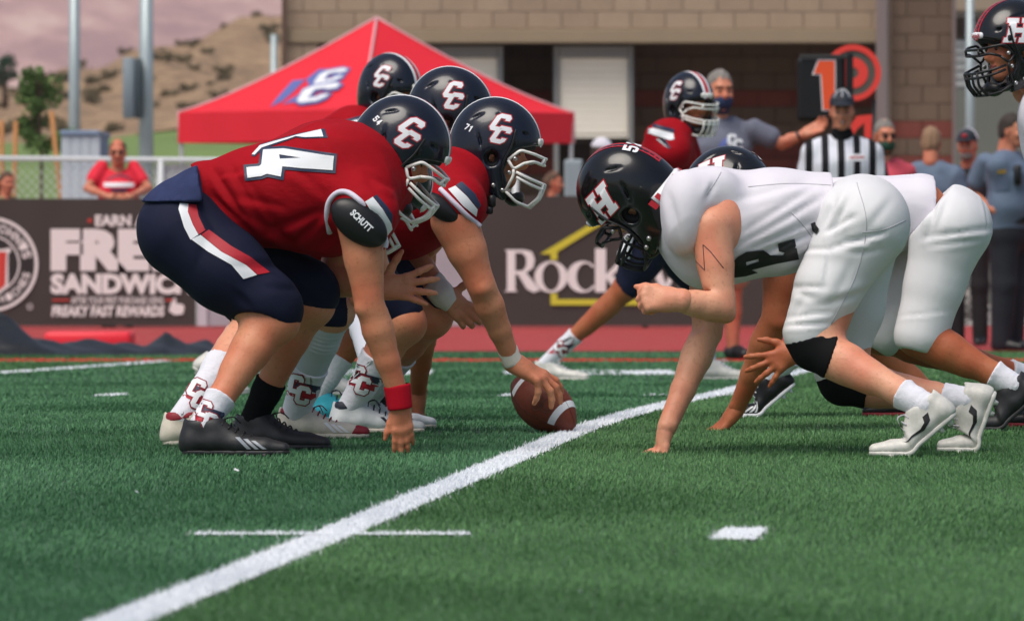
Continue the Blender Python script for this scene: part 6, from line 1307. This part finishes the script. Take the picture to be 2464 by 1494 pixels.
# coach with a gaiter, arm stretched to the marker
D = 50.9; m3 = stander(1728, D, 168, -72, 'grey-haired coach in slate T-shirt and navy mask reaching out one arm', SKINR, GREYT, KHAKI, GREYHAIR, arms=[(P(1812, 312, D), P(1882, 345, D), P(1932, 324, D), unit((.8, 0, .4))), None], mask=mat('navy_gaiter', lin(34, 48, 86), .85), shorts=True, build=1.12)
tm = bvh(m3.jv)
for dx, dy in ((0, 0), (14, 12)): decal('emblem', [[(1750 + dx + x * 22, 350 + dy - y * 22) for x, y in GC]], D - .2, tm, WHITE, m3.shirt, .006 + dx * .0002, 8)
decal('emblem', [[(1728, 352), (1738, 338), (1752, 330), (1748, 350), (1736, 360)]], D - .2, tm, BLUEP, m3.shirt, .005, 8); m3.cloth('watch', band(P(1916, 330, D), P(1924, 327, D), .037, .036, .008), BLACK)
# referee
D = 50.; m4 = stander(2026, D, 221, -92, 'referee in black and white striped shirt and black cap', SKINR, stripes_mat('referee_stripes', lin(214, 216, 226), lin(22, 22, 26), P(2022, 0, D)[0] - .024, .108, .45), BLK, DARKHAIR, cap=(CAPN, CAPN, WHITE), build=1.1)
m4.cloth('collar', Field().cone(m4.w(0, 0, 1.43), m4.w(.012, 0, 1.50), .085, .068, 0, (1, 0, 0), 1.15).mesh(.01, 1), BLACKCLOTH); m4.cloth('whistle', m4.loc(bevbox(.100, .118, -.007, .007, -.098, -.084, .003)), STEEL); tm = bvh(m4.jv); decal('chest_patch', [[(2040, 372), (2082, 372), (2082, 388), (2040, 388)]], D - .2, tm, WHITE, m4.shirt, .005, 10); decal('chest_patch', [[(2044, 378), (2078, 377), (2078, 381), (2044, 382)]], D - .2, tm, REDPRINT, m4.shirt, .008, 10)
m5 = stander(2124, 53.6, 286, -70, 'grey-haired woman in sunglasses, dark green mask and rose shirt', SKINR, ROSE, BLK, GREYHAIR, mask=mat('green_mask', lin(34, 74, 58), .85), glasses=BLACK)
m6 = stander(2240, 57.2, 304, 78, 'police officer in blue-grey shirt seen from behind', SKINR, BLUES, DARKP, SANDHAIR, build=1.22)
m7 = stander(2330, 58.6, 312, -108, 'bearded man in a white-backed dark cap and dark jacket', SKINR, JKT, BLK, GREYHAIR, cap=(CAPN, CAPN)); m7.cloth('cap_back', m7.loc((lambda f: f.mesh(.006, 2))(Field().ball((-.012, 0, .022), (.1065, .0885, .0995), 0).cut((0, 0, .024), (0, 0, -1)).cut((.01, 0, 0), (1, 0, 0)))), CAPW)
m7.cloth('beard', m7.loc((lambda f: f.mesh(.006, 2))(Field().ball((.052, 0, -.105), (.052, .058, .045), 0).cut((0, 0, -.075), (-.4, 0, 1)))), GREYHAIR); m7.cloth('cap_badge', m7.loc(bevbox(.086, .100, -.022, .022, .045, .075, .004)), REDPRINT)
D = 56.4; m8 = stander(2426, D, 272, -28, 'dark-haired police officer in blue-grey shirt with a gold badge', SKINR, BLUES, DARKP, DARKHAIR, build=1.26, arms=[None, (P(2372, 390, D), P(2336, 470, D + .1), P(2392, 506, D - .2), np.array([1, 0, -.3]))]); tm = bvh(m8.jv); decal('badge', [[(2400, 410), (2420, 408), (2420, 417), (2400, 418)]], D - .2, tm, mat('badge_gold', lin(220, 170, 70), .35, metal=.6), m8.shirt, .008, 6); decal('pocket', [[(2392, 424), (2428, 422), (2428, 458), (2394, 460)]], D - .2, tm, mat('police_pocket', lin(86, 100, 124), .8), m8.shirt, .006, 8)
m8.cloth('radio', bevbox(P(2444, 0, D)[0] - .03, P(2444, 0, D)[0] + .03, D - .24, D - .19, P(0, 446, D)[2], P(0, 398, D)[2], .012), BLACK); m8.cloth('duty_belt', band(m8.w(0, 0, .96), m8.w(0, 0, 1.02), .20, .20, .014), BLACK)
m9 = stander(1441, 70.4, 334, -20, 'person in white cap and dark shirt standing behind the fence', SKINR, JKT, BLK, DARKHAIR, cap=(CAPW, CAPW), group='people behind the fence')
m10 = stander(1326, 68.4, 412, -15, 'girl with long brown hair behind the fence, face in profile', SKINR, mat('pink_shirt', lin(190, 120, 120), .8), KHAKI, BROWNHAIR, longhair=True, group='people behind the fence')

# ------------------------------------------------------------------ evening air
hz = bpy.data.materials.new('haze'); hz.use_nodes = True; N = hz.node_tree.nodes; L = hz.node_tree.links
N.remove(N['Principled BSDF']); pv_ = N.new('ShaderNodeVolumePrincipled'); pv_.inputs['Color'].default_value = (.93, .93, .97, 1); pv_.inputs['Density'].default_value = .00016; pv_.inputs['Anisotropy'].default_value = .2
L.new(pv_.outputs[0], N['Material Output'].inputs['Volume'])
tag(obj('haze', box(-1700, 1700, -60, 3800, -3, 900), hz, None, False), 'faint evening haze over the valley', kind='stuff')
